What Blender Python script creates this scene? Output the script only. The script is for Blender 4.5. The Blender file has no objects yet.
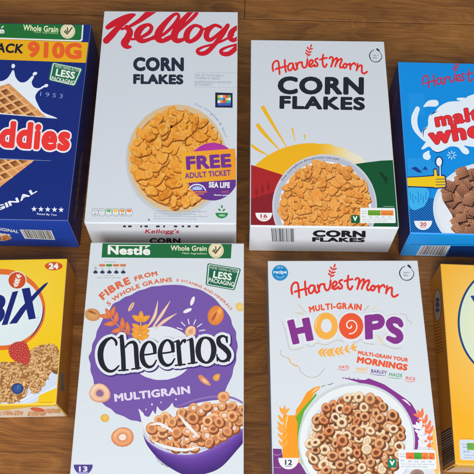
import bpy, bmesh, math, random
from mathutils import Vector, Matrix
from mathutils.geometry import tessellate_polygon

S = bpy.context.scene
COL = S.collection
# ------------------------------------------------------------------ camera (metres, the floor is z = 0)
FPX = 790.033; PITCH = math.radians(65.4085); ROLL = math.radians(0.4444)
cF = Vector((0, math.cos(PITCH), -math.sin(PITCH)))
R0 = Vector((1, 0, 0)); U0 = Vector((0, math.sin(PITCH), math.cos(PITCH)))
cR = math.cos(ROLL) * R0 + math.sin(ROLL) * U0
cU = -math.sin(ROLL) * R0 + math.cos(ROLL) * U0
CAM = Vector((0, 0, 1.0))
cam = bpy.data.objects.new('camera', bpy.data.cameras.new('camera')); COL.objects.link(cam)
M = Matrix((( cR.x, cU.x, -cF.x), (cR.y, cU.y, -cF.y), (cR.z, cU.z, -cF.z))).to_4x4()
M.translation = CAM
cam.matrix_world = M
cam.data.sensor_width = 36; cam.data.lens = 36 * FPX / 474; cam.data.clip_end = 50; cam.data.clip_start = .01
S.camera = cam

def ray(px, py):
    return (cF + cR * ((px - 237) / FPX) + cU * ((237 - py) / FPX))

# ------------------------------------------------------------------ colour and materials
def lin(c):
    return [((x / 255 + .055) / 1.055) ** 2.4 if x > 10 else x / 255 / 12.92 for x in c]
W = [lin((183, 188, 198))]; ALB = .72
def A(c):
    """printed ink: a colour read off the photograph, with the light on the box divided out"""
    l = lin(c)
    r = [max(.004, l[i] / W[0][i] * ALB) for i in range(3)]; k = max(1, max(r) / .93)
    return tuple(v / k for v in r)

def nodes(name):
    m = bpy.data.materials.new(name); m.use_nodes = True
    nt = m.node_tree; b = nt.nodes['Principled BSDF']
    return m, nt, b
def N(nt, t, **kw):
    n = nt.nodes.new(t)
    for k, v in kw.items():
        if k[0] == '_': n.inputs[k[1:].replace('_', ' ')].default_value = v
        else: setattr(n, k, v)
    return n
def printed(name, rough, bump=.12):
    m, nt, b = nodes(name); L = nt.links.new
    a = N(nt, 'ShaderNodeAttribute', attribute_name='Col')
    tc = N(nt, 'ShaderNodeTexCoord')
    n1 = N(nt, 'ShaderNodeTexNoise', _Scale=900.0, _Detail=3.0); L(tc.outputs['Object'], n1.inputs['Vector'])
    n2 = N(nt, 'ShaderNodeTexNoise', _Scale=9.0, _Detail=3.0); L(tc.outputs['Object'], n2.inputs['Vector'])
    r1 = N(nt, 'ShaderNodeMapRange'); r1.inputs['To Min'].default_value = .95; r1.inputs['To Max'].default_value = 1.04
    L(n1.outputs['Fac'], r1.inputs['Value'])
    mx = N(nt, 'ShaderNodeVectorMath', operation='SCALE'); L(a.outputs['Color'], mx.inputs[0]); L(r1.outputs[0], mx.inputs['Scale'])
    L(mx.outputs[0], b.inputs['Base Color'])
    r2 = N(nt, 'ShaderNodeMapRange'); r2.inputs['To Min'].default_value = rough - .06; r2.inputs['To Max'].default_value = rough + .08
    L(n2.outputs['Fac'], r2.inputs['Value']); L(r2.outputs[0], b.inputs['Roughness'])
    b.inputs['Specular IOR Level'].default_value = .34
    bp = N(nt, 'ShaderNodeBump', _Strength=bump, _Distance=.002)
    n3 = N(nt, 'ShaderNodeTexNoise', _Scale=14.0, _Detail=2.0); L(tc.outputs['Object'], n3.inputs['Vector'])
    L(n3.outputs['Fac'], bp.inputs['Height']); L(bp.outputs[0], b.inputs['Normal'])
    return m
INK = printed('printed_cardboard', .37)

# ------------------------------------------------------------------ frames: art is read off the photograph in the pixel grid of an enlarged crop
FR = [0, 0, 1]
def F(x, y, s=1): FR[:] = [x, y, s]
def q(p): return (FR[0] + p[0] / FR[2], FR[1] + p[1] / FR[2])
EPS = 5e-6

class Panel:
    """a flat face of a carton: origin O, axes U V, outward normal n, size a x b"""
    def __init__(s, O, U, V, n, a, b, box):
        s.O, s.U, s.V, s.n, s.a, s.b, s.box = O, U, V, n, a, b, box; s.top = {}
    def uv(s, p):
        d = ray(*p); t = (s.O - CAM).dot(s.n) / d.dot(s.n); h = CAM + d * t - s.O
        return (h.dot(s.U), h.dot(s.V))

class Part:
    def __init__(s, panel, name, parent=None):
        s.P, s.name, s.T, s.parent = panel, name, [], parent; s.obj = None
    def tri(s, p, c, lv):                          # p: three uv points, c: three colours, lv: three levels
        inset = .0012
        poly = [(p[i][0], p[i][1], lv[i]) + tuple(c[i]) for i in range(3)]
        for ax, lim, sg in ((0, inset, 1), (0, s.P.a - inset, -1), (1, inset, 1), (1, s.P.b - inset, -1)):
            out = []
            for i in range(len(poly)):
                A_, B_ = poly[i - 1], poly[i]
                da, db = (A_[ax] - lim) * sg, (B_[ax] - lim) * sg
                if (da >= 0) != (db >= 0):
                    t = da / (da - db); out.append(tuple(A_[k] + t * (B_[k] - A_[k]) for k in range(6)))
                if db >= 0: out.append(B_)
            poly = out
            if len(poly) < 3: return
        s.T.append(poly)
    def build(s, mat=None):
        if not s.T: return None
        vs, fs, cs = [], [], []
        P = s.P; inv = P.box.inv
        for poly in s.T:
            k = len(vs)
            a2 = sum(poly[i-1][0] * poly[i][1] - poly[i][0] * poly[i-1][1] for i in range(len(poly)))
            if abs(a2) < 1e-12: continue
            if a2 < 0: poly = poly[::-1]
            for v in poly:
                vs.append(inv @ (P.O + P.U * v[0] + P.V * v[1] + P.n * (v[2] * EPS))); cs += [v[3], v[4], v[5], 1]
            fs.append(list(range(k, k + len(poly))))
        if not fs: return None
        me = bpy.data.meshes.new(s.name); me.from_pydata(vs, [], fs)
        at = me.color_attributes.new('Col', 'FLOAT_COLOR', 'POINT'); at.data.foreach_set('color', cs)
        me.materials.append(mat or INK)
        o = bpy.data.objects.new(s.name, me); COL.objects.link(o)
        o.parent = s.parent.obj if s.parent else P.box.root
        s.obj = o
        return o

cur = [None]
CELL = .002
def level(n=1, uv=None):
    """first free layer above everything printed where these points are; n layers are taken"""
    P = cur[0].P
    if uv is None: x0, y0, x1, y1 = 0, 0, P.a, P.b
    else: x0, y0, x1, y1 = bbox(uv)
    i0, i1 = int(max(x0, 0) / CELL), int(min(x1, P.a) / CELL); j0, j1 = int(max(y0, 0) / CELL), int(min(y1, P.b) / CELL)
    ks = [(i, j) for i in range(i0, i1 + 1) for j in range(j0, j1 + 1)]
    l = max([P.top.get(k, 2) for k in ks] or [2])
    for k in ks: P.top[k] = l + n
    return l

def inner(pts): return [cur[0].P.uv(q(p)) for p in pts]
def fill(uv, cols, lv):
    tr = tessellate_polygon([[Vector((x, y, 0)) for x, y in uv]])
    for t in tr: cur[0].tri([uv[i] for i in t], [cols[i] for i in t], [lv] * 3)
def cr(pts, closed, n=5):
    """Catmull-Rom through pts (any dimension)"""
    m = len(pts); out = []
    for i in range(m if closed else m - 1):
        if closed: a, b, c, d = (pts[(i + k) % m] for k in (-1, 0, 1, 2))
        else: a, b, c, d = pts[max(i - 1, 0)], pts[i], pts[i + 1], pts[min(i + 2, m - 1)]
        for j in range(n):
            t = j / n
            out.append(tuple(.5 * (2 * b[k] + (c[k] - a[k]) * t + (2 * a[k] - 5 * b[k] + 4 * c[k] - d[k]) * t * t + (3 * b[k] - a[k] - 3 * c[k] + d[k]) * t ** 3) for k in range(len(b))))
    if not closed: out.append(tuple(pts[-1]))
    return out
def poly(pts, c, smooth=False, lv=None, grad=None):
    if smooth: pts = cr(pts, True)
    cols = [A(grad(*q(p))) if grad else A(c) for p in pts]; uv = inner(pts)
    fill(uv, cols, level(1, uv) if lv is None else lv)
def ell(x, y, rx, ry, c, rot=0, edge=None, n=28, lv=None, a0=0, a1=360, wob=0):
    """ellipse (or sector), a radial blend from c to edge"""
    r = math.radians(rot); pts = []
    full = a1 - a0 >= 360
    for i in range(n + (0 if full else 1)):
        t = math.radians(a0 + (a1 - a0) * i / n); k = 1 + (random.uniform(-wob, wob) if wob else 0)
        X, Y = rx * math.cos(t) * k, ry * math.sin(t) * k
        pts.append((x + X * math.cos(r) - Y * math.sin(r), y + X * math.sin(r) + Y * math.cos(r)))
    uv = inner(pts); C0 = inner([(x, y)])[0]; c0, c1 = A(c), A(edge or c)
    lv = level(1, uv) if lv is None else lv
    for i in range(len(uv) if full else len(uv) - 1):
        cur[0].tri([C0, uv[i], uv[(i + 1) % len(uv)]], [c0, c1, c1], [lv] * 3)
def stroke(pts, c, w=None, smooth=True, closed=False, cap=True, lv=None):
    """ribbon through (x, y[, width]) points"""
    P = [tuple(p) if len(p) == 3 else (p[0], p[1], w) for p in pts]
    if smooth and len(P) > 2: P = cr(P, closed)
    if closed: P.append(P[0])
    a = A(c); n = len(P); L = []; Rr = []
    for i in range(n):
        p0, p1 = P[max(i - 1, 0)], P[min(i + 1, n - 1)]
        if closed and i in (0, n - 1): p0, p1 = P[-2], P[1]
        dx, dy = p1[0] - p0[0], p1[1] - p0[1]; d = math.hypot(dx, dy) or 1
        h = P[i][2] / 2; L.append((P[i][0] - dy / d * h, P[i][1] + dx / d * h)); Rr.append((P[i][0] + dy / d * h, P[i][1] - dx / d * h))
    Lu, Ru = inner(L), inner(Rr)
    l0 = level(4, Lu + Ru) if lv is None else lv
    for i in range(n - 1):
        z0, z1 = l0 + 3 * i / n, l0 + 3 * (i + 1) / n
        cur[0].tri([Lu[i], Ru[i], Ru[i + 1]], [a] * 3, [z0, z0, z1]); cur[0].tri([Lu[i], Ru[i + 1], Lu[i + 1]], [a] * 3, [z0, z1, z1])
    if cap and not closed:
        ell(P[0][0], P[0][1], P[0][2] / 2, P[0][2] / 2, c, n=12, lv=l0 - .25)
        ell(P[-1][0], P[-1][1], P[-1][2] / 2, P[-1][2] / 2, c, n=12, lv=l0 + 3.25)

_g = {}
def glyphs(s, bold, sp=1.0):
    k = (s, bold, sp)
    if k in _g: return _g[k]
    cu = bpy.data.curves.new('t', 'FONT'); cu.body = s; cu.size = 1; cu.offset = bold; cu.resolution_u = 4; cu.space_character = sp
    o = bpy.data.objects.new('t', cu); me = o.to_mesh()
    vs = [(v.co.x, v.co.y) for v in me.vertices]
    par = list(range(len(vs)))
    def find(i):
        while par[i] != i: par[i] = par[par[i]]; i = par[i]
        return i
    fs = [tuple(p.vertices) for p in me.polygons]
    for f in fs:
        for j in f[1:]: par[find(f[0])] = find(j)
    o.to_mesh_clear(); bpy.data.objects.remove(o); bpy.data.curves.remove(cu)
    isl = {}
    for f in fs: isl.setdefault(find(f[0]), []).append(f)
    _g[k] = (vs, list(isl.values())); return _g[k]
def bbox(vs):
    xs = [v[0] for v in vs]; ys = [v[1] for v in vs]; return min(xs), min(ys), max(xs), max(ys)
def dil(b0, b1):
    """small shifts that thicken a thin glyph by b1, in steps its strokes can bridge"""
    out = [(0, 0)] if b0 == 0 else []
    n = max(1, math.ceil((b1 - b0) / .034))
    for k in range(1, n + 1):
        r = b0 + (b1 - b0) * k / n; m = 8 if b1 < .03 else 16
        for i in range(m):
            a = (i + .5) * 2 * math.pi / m; out.append((r * math.cos(a) * 1.08, r * math.sin(a) * 1.08))
    return out
def text(s, a, b, h, c, bold=.02, outline=None, shear=0, sp=None):
    """s set on the line a-b (left and right foot of its box), h high"""
    sp = sp or 1 + bold * 1.6
    vs, isl = glyphs(s, 0, sp)
    if not vs: return
    x0, y0, x1, y1 = bbox(vs); x0 -= bold; y0 -= bold; x1 += bold; y1 += bold
    dx, dy = b[0] - a[0], b[1] - a[1]; Ln = math.hypot(dx, dy); ux, uy = dx / Ln, dy / Ln
    def mp(v):
        u = (v[0] - x0) / (x1 - x0) * Ln; t = (v[1] - y0) / (y1 - y0) * h; u += shear * t
        return (a[0] + ux * u + uy * t, a[1] + uy * u - ux * t)
    jobs = [(dil(0, bold) if bold > .004 else [(0, 0)], c)]
    for wd, oc in (outline or []): jobs.insert(0, (dil(0, bold + wd), oc))
    for D, cc in jobs:
        allv = [inner([mp((v[0] + d[0], v[1] + d[1])) for v in vs]) for d in D]
        l = level(max(2, int(len(D) * .16) + 2), [p for u in allv for p in u]); k = A(cc)
        for n_, uv in enumerate(allv):
            for j, fs in enumerate(isl):
                z = l + n_ * .16
                for f in fs:
                    for m in range(1, len(f) - 1):
                        cur[0].tri([uv[f[0]], uv[f[m]], uv[f[m + 1]]], [k] * 3, [z] * 3)
def pathtext(s, path, h, c, bold=.02):
    """letters spread along a curved foot line"""
    P = cr(path, False, 12); D = [0]
    for i in range(1, len(P)): D.append(D[-1] + math.dist(P[i], P[i - 1]))
    adv = []
    for ch in s:
        if ch == ' ': adv.append(.3); continue
        x0, y0, x1, y1 = bbox(glyphs(ch, 0)[0]); adv.append(x1 - x0 + .08 + 2 * bold)
    k = D[-1] / sum(adv); pos = 0
    H = bbox(glyphs('H', 0)[0]); hh = H[3] - H[1] + 2 * bold; DD = dil(0, bold) if bold > .004 else [(0, 0)]; l = None
    for ch, w in zip(s, adv):
        d = (pos + w / 2) * k; pos += w
        if ch == ' ': continue
        i = max(j for j in range(len(D)) if D[j] <= d); i = min(i, len(P) - 2)
        t = (d - D[i]) / (D[i + 1] - D[i]); x = P[i][0] + t * (P[i + 1][0] - P[i][0]); y = P[i][1] + t * (P[i + 1][1] - P[i][1])
        i0, i1 = max(i - 6, 0), min(i + 7, len(P) - 1); dx, dy = P[i1][0] - P[i0][0], P[i1][1] - P[i0][1]; n_ = math.hypot(dx, dy); dx /= n_; dy /= n_
        vs, isl = glyphs(ch, 0); x0, y0, x1, y1 = bbox(vs); kk = A(c); allv = []
        for ox, oy in DD:
            allv.append(inner([(x + dx * (v[0] + ox - (x0 + x1) / 2) * k + dy * (v[1] + oy + bold) / hh * h, y + dy * (v[0] + ox - (x0 + x1) / 2) * k - dx * (v[1] + oy + bold) / hh * h) for v in vs]))
        l = level(int(len(DD) * .16) + 2, [p for u in allv for p in u])
        for n2, uv in enumerate(allv):
            for fs in isl:
                for f in fs:
                    for m in range(1, len(f) - 1): cur[0].tri([uv[f[0]], uv[f[m]], uv[f[m + 1]]], [kk] * 3, [l + n2 * .16] * 3)
def begin(panel, name, parent=None):
    p = Part(panel, name, parent); panel.box.parts.append(p); cur[0] = p; return p

# ------------------------------------------------------------------ printed food
def inside(p, pg):
    r = False; j = len(pg) - 1
    for i in range(len(pg)):
        if (pg[i][1] > p[1]) != (pg[j][1] > p[1]) and p[0] < (pg[j][0] - pg[i][0]) * (p[1] - pg[i][1]) / (pg[j][1] - pg[i][1]) + pg[i][0]: r = not r
        j = i
    return r
def ellpoly(x, y, rx, ry, n=24): return [(x + rx * math.cos(i * 2 * math.pi / n), y + ry * math.sin(i * 2 * math.pi / n)) for i in range(n)]
def scatter(region, r, n, rnd, k=.55):
    """points spread over a region, no two closer than about k*r"""
    x0, y0, x1, y1 = bbox(region); out = []; tries = 0
    while len(out) < n and tries < n * 40:
        tries += 1; p = (rnd.uniform(x0, x1), rnd.uniform(y0, y1))
        if inside(p, region) and all(math.dist(p, o) > r * k * 2 for o in out): out.append(p)
    return out
def levels(items):
    """stack overlapping pieces: items (x, y, r) -> level for each"""
    lv = []; 
    for i, (x, y, r) in enumerate(items):
        m = 0
        for j in range(i):
            if math.hypot(x - items[j][0], y - items[j][1]) < r + items[j][2]: m = max(m, lv[j] + 1)
        lv.append(m)
    return lv
def mix(a, b, t): return tuple(a[i] + (b[i] - a[i]) * t for i in range(3))
def flakes(region, r, n, cols, seed, k=.5, crumple=.3):
    rnd = random.Random(seed)
    pts = scatter(region, r, n, rnd, k)
    it = [(x, y, r * rnd.uniform(.75, 1.3)) for x, y in pts]; rnd.shuffle(it)
    lv = levels([(x, y, s * 1.5) for x, y, s in it]); base = level(max(lv) + 2 if lv else 1, inner(region))
    for (x, y, s), l in zip(it, lv):
        el = rnd.uniform(.42, .95); a0 = rnd.uniform(0, math.pi); m = 11; s *= 1.12
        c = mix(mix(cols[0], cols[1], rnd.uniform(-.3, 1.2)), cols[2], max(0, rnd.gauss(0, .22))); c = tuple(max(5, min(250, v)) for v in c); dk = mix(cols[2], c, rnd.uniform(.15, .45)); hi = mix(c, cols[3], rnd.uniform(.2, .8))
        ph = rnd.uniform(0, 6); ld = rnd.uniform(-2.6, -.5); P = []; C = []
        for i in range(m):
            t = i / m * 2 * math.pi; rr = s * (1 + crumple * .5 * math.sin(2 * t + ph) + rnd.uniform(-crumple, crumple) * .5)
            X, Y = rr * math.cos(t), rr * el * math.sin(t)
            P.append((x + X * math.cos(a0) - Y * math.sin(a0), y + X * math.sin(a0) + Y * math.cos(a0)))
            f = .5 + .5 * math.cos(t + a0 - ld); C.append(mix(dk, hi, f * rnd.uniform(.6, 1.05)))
        I = [(x + (p[0] - x) * .62 + rnd.uniform(-.1, .1) * s, y + (p[1] - y) * .62) for p in P]
        D = [mix(c, hi, rnd.uniform(0, .9)) if rnd.random() > .25 else mix(c, dk, rnd.uniform(0, .5)) for _ in P]
        uP, uI = inner(P), inner(I); u0 = inner([(x + rnd.uniform(-.2, .2) * s, y + rnd.uniform(-.2, .2) * s)])[0]
        C = [A(z) for z in C]; D = [A(z) for z in D]; cc = A(mix(c, dk, rnd.uniform(0, .55))); L = [base + l] * 3
        sh = [(p[0] + s * .10, p[1] + s * .16) for p in P]; 
        for i in range(m):
            j = (i + 1) % m
            cur[0].tri([uP[i], uP[j], uI[j]], [C[i], C[j], D[j]], L); cur[0].tri([uP[i], uI[j], uI[i]], [C[i], D[j], D[i]], L)
            cur[0].tri([uI[i], uI[j], u0], [D[i], D[j], cc], L)
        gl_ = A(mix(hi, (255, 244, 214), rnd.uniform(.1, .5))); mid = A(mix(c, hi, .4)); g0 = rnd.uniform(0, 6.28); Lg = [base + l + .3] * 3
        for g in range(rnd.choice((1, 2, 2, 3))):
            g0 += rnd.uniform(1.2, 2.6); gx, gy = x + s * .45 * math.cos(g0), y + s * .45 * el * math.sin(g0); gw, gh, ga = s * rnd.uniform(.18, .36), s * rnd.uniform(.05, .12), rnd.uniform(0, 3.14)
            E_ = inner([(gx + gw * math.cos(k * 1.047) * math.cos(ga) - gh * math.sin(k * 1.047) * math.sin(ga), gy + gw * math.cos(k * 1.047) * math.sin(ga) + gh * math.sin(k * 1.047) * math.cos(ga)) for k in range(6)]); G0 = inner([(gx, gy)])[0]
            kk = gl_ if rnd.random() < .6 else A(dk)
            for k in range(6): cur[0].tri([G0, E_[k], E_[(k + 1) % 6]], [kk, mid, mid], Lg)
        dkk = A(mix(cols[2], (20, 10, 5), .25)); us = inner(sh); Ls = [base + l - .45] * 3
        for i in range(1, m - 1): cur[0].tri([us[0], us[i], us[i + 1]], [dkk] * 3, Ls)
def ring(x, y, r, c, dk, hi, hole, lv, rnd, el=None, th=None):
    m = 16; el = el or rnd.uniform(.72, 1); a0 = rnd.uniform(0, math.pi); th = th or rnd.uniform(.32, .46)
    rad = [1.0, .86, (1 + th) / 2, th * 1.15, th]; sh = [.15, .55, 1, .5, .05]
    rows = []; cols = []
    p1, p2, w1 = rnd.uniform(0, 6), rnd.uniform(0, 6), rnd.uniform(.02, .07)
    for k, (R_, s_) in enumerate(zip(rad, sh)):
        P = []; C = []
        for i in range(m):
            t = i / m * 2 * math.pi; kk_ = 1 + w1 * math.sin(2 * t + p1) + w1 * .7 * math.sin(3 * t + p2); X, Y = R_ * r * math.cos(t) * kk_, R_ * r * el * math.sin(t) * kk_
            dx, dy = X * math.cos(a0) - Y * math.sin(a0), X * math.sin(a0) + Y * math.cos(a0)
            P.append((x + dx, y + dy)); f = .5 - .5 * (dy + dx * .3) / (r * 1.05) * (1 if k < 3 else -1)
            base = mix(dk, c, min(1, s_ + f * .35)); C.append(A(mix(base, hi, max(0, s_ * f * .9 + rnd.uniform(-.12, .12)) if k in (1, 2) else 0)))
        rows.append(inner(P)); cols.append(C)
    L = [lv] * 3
    for k in range(4):
        for i in range(m):
            j = (i + 1) % m
            cur[0].tri([rows[k][i], rows[k][j], rows[k + 1][j]], [cols[k][i], cols[k][j], cols[k + 1][j]], L)
            cur[0].tri([rows[k][i], rows[k + 1][j], rows[k + 1][i]], [cols[k][i], cols[k + 1][j], cols[k + 1][i]], L)
    big = math.dist(q((x, y)), q((x + r, y))) > 8
    for _ in range(34 if big else 9):
        t = rnd.uniform(0, 6.28); R_ = r * rnd.uniform((1 + th) / 2 - .18, .92); X, Y = R_ * math.cos(t), R_ * el * math.sin(t); s_ = r * rnd.uniform(.05, .13) * (.35 if big else 1); t2 = rnd.uniform(0, 6)
        px_, py_ = x + X * math.cos(a0) - Y * math.sin(a0), y + X * math.sin(a0) + Y * math.cos(a0)
        kc = A(mix(c, rnd.choice((dk, dk, hi)), rnd.uniform(.35, .8))); cur[0].tri(inner([(px_ + s_ * math.cos(t2 + k), py_ + s_ * .8 * math.sin(t2 + k)) for k in (0, 2.1, 4.2)]), [kc] * 3, [lv + .3] * 3)
    u0 = inner([(x, y)])[0]; h = A(hole)
    for i in range(m): cur[0].tri([rows[4][i], rows[4][(i + 1) % m], u0], [h] * 3, L)
def rings(region, r, n, kinds, seed, k=.6, holes=((90, 50, 30),)):
    rnd = random.Random(seed); pts = scatter(region, r, n, rnd, k)
    it = [(x, y, r * rnd.uniform(.88, 1.12)) for x, y in pts]
    lv = levels([(x, y, s * 1.25) for x, y, s in it]); base = level(max(lv) + 2, inner(region))
    for (x, y, s), l in zip(it, lv):
        c, dk, hi = rnd.choice(kinds)
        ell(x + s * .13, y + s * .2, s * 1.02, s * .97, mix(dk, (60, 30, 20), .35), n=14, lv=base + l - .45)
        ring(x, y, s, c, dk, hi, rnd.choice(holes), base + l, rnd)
def strip(a, b, cols, n=6):
    """a band between two curves with as many points, blended through cols from a to b"""
    a, b = cr(a, False, n), cr(b, False, n); m = len(cols)
    rows = [inner([(p[0] + (r[0] - p[0]) * k / (m - 1), p[1] + (r[1] - p[1]) * k / (m - 1)) for p, r in zip(a, b)]) for k in range(m)]
    lv = level(1, rows[0] + rows[-1]); L = [lv] * 3; C = [A(c) for c in cols]
    for k in range(m - 1):
        for i in range(len(a) - 1):
            cur[0].tri([rows[k][i], rows[k][i + 1], rows[k + 1][i + 1]], [C[k], C[k], C[k + 1]], L); cur[0].tri([rows[k][i], rows[k + 1][i + 1], rows[k + 1][i]], [C[k], C[k + 1], C[k + 1]], L)
def leaf(x, y, l, w, rot, c, edge=None): 
    r = math.radians(rot); P = []
    for i in range(14):
        t = i / 14 * 2 * math.pi; X = l * math.cos(t); Y = w * math.sin(t) * (1 - .35 * math.cos(t))
        P.append((x + X * math.cos(r) - Y * math.sin(r), y + X * math.sin(r) + Y * math.cos(r)))
    uv = inner(P); lv = level(1, uv); u0 = inner([(x, y)])[0]; a, b = A(c), A(edge or c)
    for i in range(14): cur[0].tri([u0, uv[i], uv[(i + 1) % 14]], [a, b, b], [lv] * 3)
def ear(path, n, l, w, c, edge=None, spread=38, stem=None):
    """an ear of grain: leaves in pairs along a stem"""
    P = cr(path, False, 10)
    if stem: stroke(path, c, stem)
    for i in range(n):
        t = (i + .5) / n * (len(P) - 2); j = int(t); x, y = P[j]; a = math.degrees(math.atan2(P[j + 1][1] - y, P[j + 1][0] - x))
        for s in (-1, 1):
            r = math.radians(a + s * spread); leaf(x + math.cos(r) * l * 1.05, y + math.sin(r) * l * 1.05, l, w, a + s * spread, c, edge)
    x, y = P[-1]; leaf(x, y, l, w, a, c, edge)
def bowlbadge(x0, x1, y, h, c, num, tc, size, base=None):
    xc, rx = (x0 + x1) / 2, (x1 - x0) / 2
    ell(xc, y, rx, h, c, a0=0, a1=180, n=16)
    text(num, (xc - size[0] / 2, y + h * .16 + size[1]), (xc + size[0] / 2, y + h * .16 + size[1]), size[1], tc, .03)
    if base: poly([(xc - rx * .5, y + h * .72), (xc + rx * .5, y + h * .72), (xc + rx * .5, y + h * 1.1), (xc - rx * .5, y + h * 1.1)], base)
    else: stroke([(xc - size[0] * .45, y + h * .72), (xc + size[0] * .45, y + h * .72)], tc, h * .05, smooth=False)
def rrect(a, b, c_, d, r, col):
    """quadrilateral a b c d with rounded corners"""
    P = []; Q = [a, b, c_, d]
    for i in range(4):
        p, o, n_ = Q[i], Q[i - 1], Q[(i + 1) % 4]
        for e in (o, n_):
            L = math.dist(p, e); P.append((p[0] + (e[0] - p[0]) * r / L, p[1] + (e[1] - p[1]) * r / L))
            if e is o: P.append(((p[0] * 2 + (o[0] + n_[0]) / 2 * 0 + P[-1][0]) / 3 if False else p[0] + ((o[0] - p[0]) / math.dist(o, p) + (n_[0] - p[0]) / math.dist(n_, p)) * r * .3, p[1] + ((o[1] - p[1]) / math.dist(o, p) + (n_[1] - p[1]) / math.dist(n_, p)) * r * .3))
    poly(P, col)
def lessbadge(a, b, c_, d, dark, light, words):
    cx, cy = (a[0] + b[0] + c_[0] + d[0]) / 4, (a[1] + b[1] + c_[1] + d[1]) / 4
    sc = lambda k: [(cx + (p[0] - cx) * k, cy + (p[1] - cy) * k) for p in (a, b, c_, d)]
    rrect(*sc(1), 9, dark); rrect(*sc(.93), 7, light); rrect(*sc(.86), 6, dark)
    for w_ in words: text(*w_)
def barcode(quad, seed, n=26, dark=(40, 40, 48), light=(215, 220, 228), words=True):
    a, b, c_, d = quad; poly([a, b, c_, d], light); rnd = random.Random(seed); t = .05; lv = level(1, inner(quad))
    P = lambda u, v: tuple((a[k] * (1 - u) + b[k] * u) * (1 - v) + (d[k] * (1 - u) + c_[k] * u) * v for k in (0, 1))
    while t < .94:
        w_ = rnd.choice((.012, .012, .022, .034)); poly([P(t, .04), P(t + w_, .04), P(t + w_, .92), P(t, .92)], dark, lv=lv); t += w_ + rnd.choice((.012, .018, .03))
def nutrition(quad, blocks, white=(200, 205, 210), rnd=8):
    a, b, c_, d = quad
    P = lambda u, v: tuple((a[k] * (1 - u) + b[k] * u) * (1 - v) + (d[k] * (1 - u) + c_[k] * u) * v for k in (0, 1))
    rrect(a, b, c_, d, rnd, white)
    for u0, u1, col in blocks: poly([P(u0, .16), P(u1, .16), P(u1, .5), P(u0, .5)], col)
    ink = (95, 105, 135); h = (math.dist(a, d)) * .07
    for i in range(4):
        u0 = .24 + i * .18; text(('2.6g', '0.4g', '2.9g', '0.4g')[i], P(u0, .46), P(u0 + .12, .46), h * 1.5, (60, 50, 40), 0)
        text(('4%', '2%', '3%', '7%')[i], P(u0, .66), P(u0 + .1, .66), h * 1.2, ink, 0)
    text('Energy', P(.04, .28), P(.18, .28), h, ink, 0); text('485kJ', P(.04, .42), P(.18, .42), h * 1.1, ink, 0); text('6%', P(.05, .62), P(.15, .62), h * 1.2, ink, 0)
    text('Typical values per 100g: energy 1616kJ', P(.05, .79), P(.93, .79), h * .9, ink, 0)
    text('of an adult reference intake', P(.05, .91), P(.75, .91), h * .9, ink, 0)
def tick_ring(x, y, r, c, dk):
    ell(x, y, r, r, c); ell(x, y, r * .86, r * .86, mix(c, dk, .35)); ell(x, y, r * .80, r * .80, c)
    stroke([(x - r * .45, y + r * .05), (x - r * .12, y + r * .42), (x + r * .55, y - r * .45)], dk, r * .17, smooth=False)
    stroke([(x - r * .3, y - r * .15), (x - r * .15, y + r * .2)], dk, r * .14); stroke([(x - r * .05, y - r * .5), (x - .02 * r, y + r * .05)], dk, r * .14)
def leafring(x, y, r, c, txt=('High in', 'fibre')):
    P = [(x + r * math.cos(math.radians(a)), y + r * math.sin(math.radians(a)), w_) for a, w_ in ((-70, .05 * r), (0, .1 * r), (60, .14 * r), (120, .1 * r), (180, .16 * r), (225, .12 * r), (255, .1 * r))]
    stroke(P, c); leaf(x + .38 * r, y - .95 * r, .36 * r, .15 * r, 40, c)
    for i, s in enumerate(txt): text(s, (x - r * .45, y + r * (.05 + .36 * i)), (x + r * (.45 - .25 * i), y + r * (.05 + .36 * i)), r * .27, c, 0)

# handwriting of the brand word pair, as pen strokes in the photograph's own pixels (taken from the hoops box)
def _fr(x0, y0, P): return [(x0 + a / 7.9, y0 + b / 7.9) for a, b in P]
def _f2(x0, y0, P): return [(x0 + a / 12.47, y0 + b / 12.47) for a, b in P]
HM = [_f2(288, 262, P) for P in ([(52, 398), (42, 345), (52, 290), (88, 256), (122, 268), (132, 340), (140, 440)], [(84, 372), (150, 352), (236, 330)], [(213, 244), (216, 330), (230, 412)],
    [(318, 292), (282, 296), (258, 338), (268, 386), (300, 384), (326, 344), (330, 296), (338, 350), (356, 384), (376, 372)])] + \
    [_f2(318, 262, P) for P in ([(-4, 288), (16, 368)], [(12, 330), (32, 282), (66, 278)], [(80, 274), (84, 322), (108, 354), (140, 334), (154, 280), (157, 236)],
    [(176, 326), (214, 300), (236, 264), (212, 244), (184, 276), (184, 322), (210, 340), (258, 310)], [(300, 224), (272, 236), (268, 262), (296, 292), (296, 326), (262, 334)])] + \
    [_fr(340, 265, s) for s in ([(66, 84), (60, 130), (64, 176), (82, 194), (98, 168)], [(36, 128), (66, 118), (98, 112)],
    [(122, 116), (132, 104), (150, 110), (148, 150), (136, 190)], [(140, 176), (160, 134), (186, 112), (190, 130), (172, 188)], [(176, 172), (200, 136), (226, 120), (230, 138), (214, 178), (222, 200), (240, 190)],
    [(262, 162), (246, 176), (248, 198), (264, 200), (276, 182), (268, 166), (284, 172), (302, 164)], [(304, 162), (308, 214)], [(307, 194), (320, 172), (344, 158), (352, 174)],
    [(372, 166), (364, 224)], [(366, 212), (386, 184), (408, 180), (410, 204), (410, 236), (428, 252), (456, 236)])]
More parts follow.
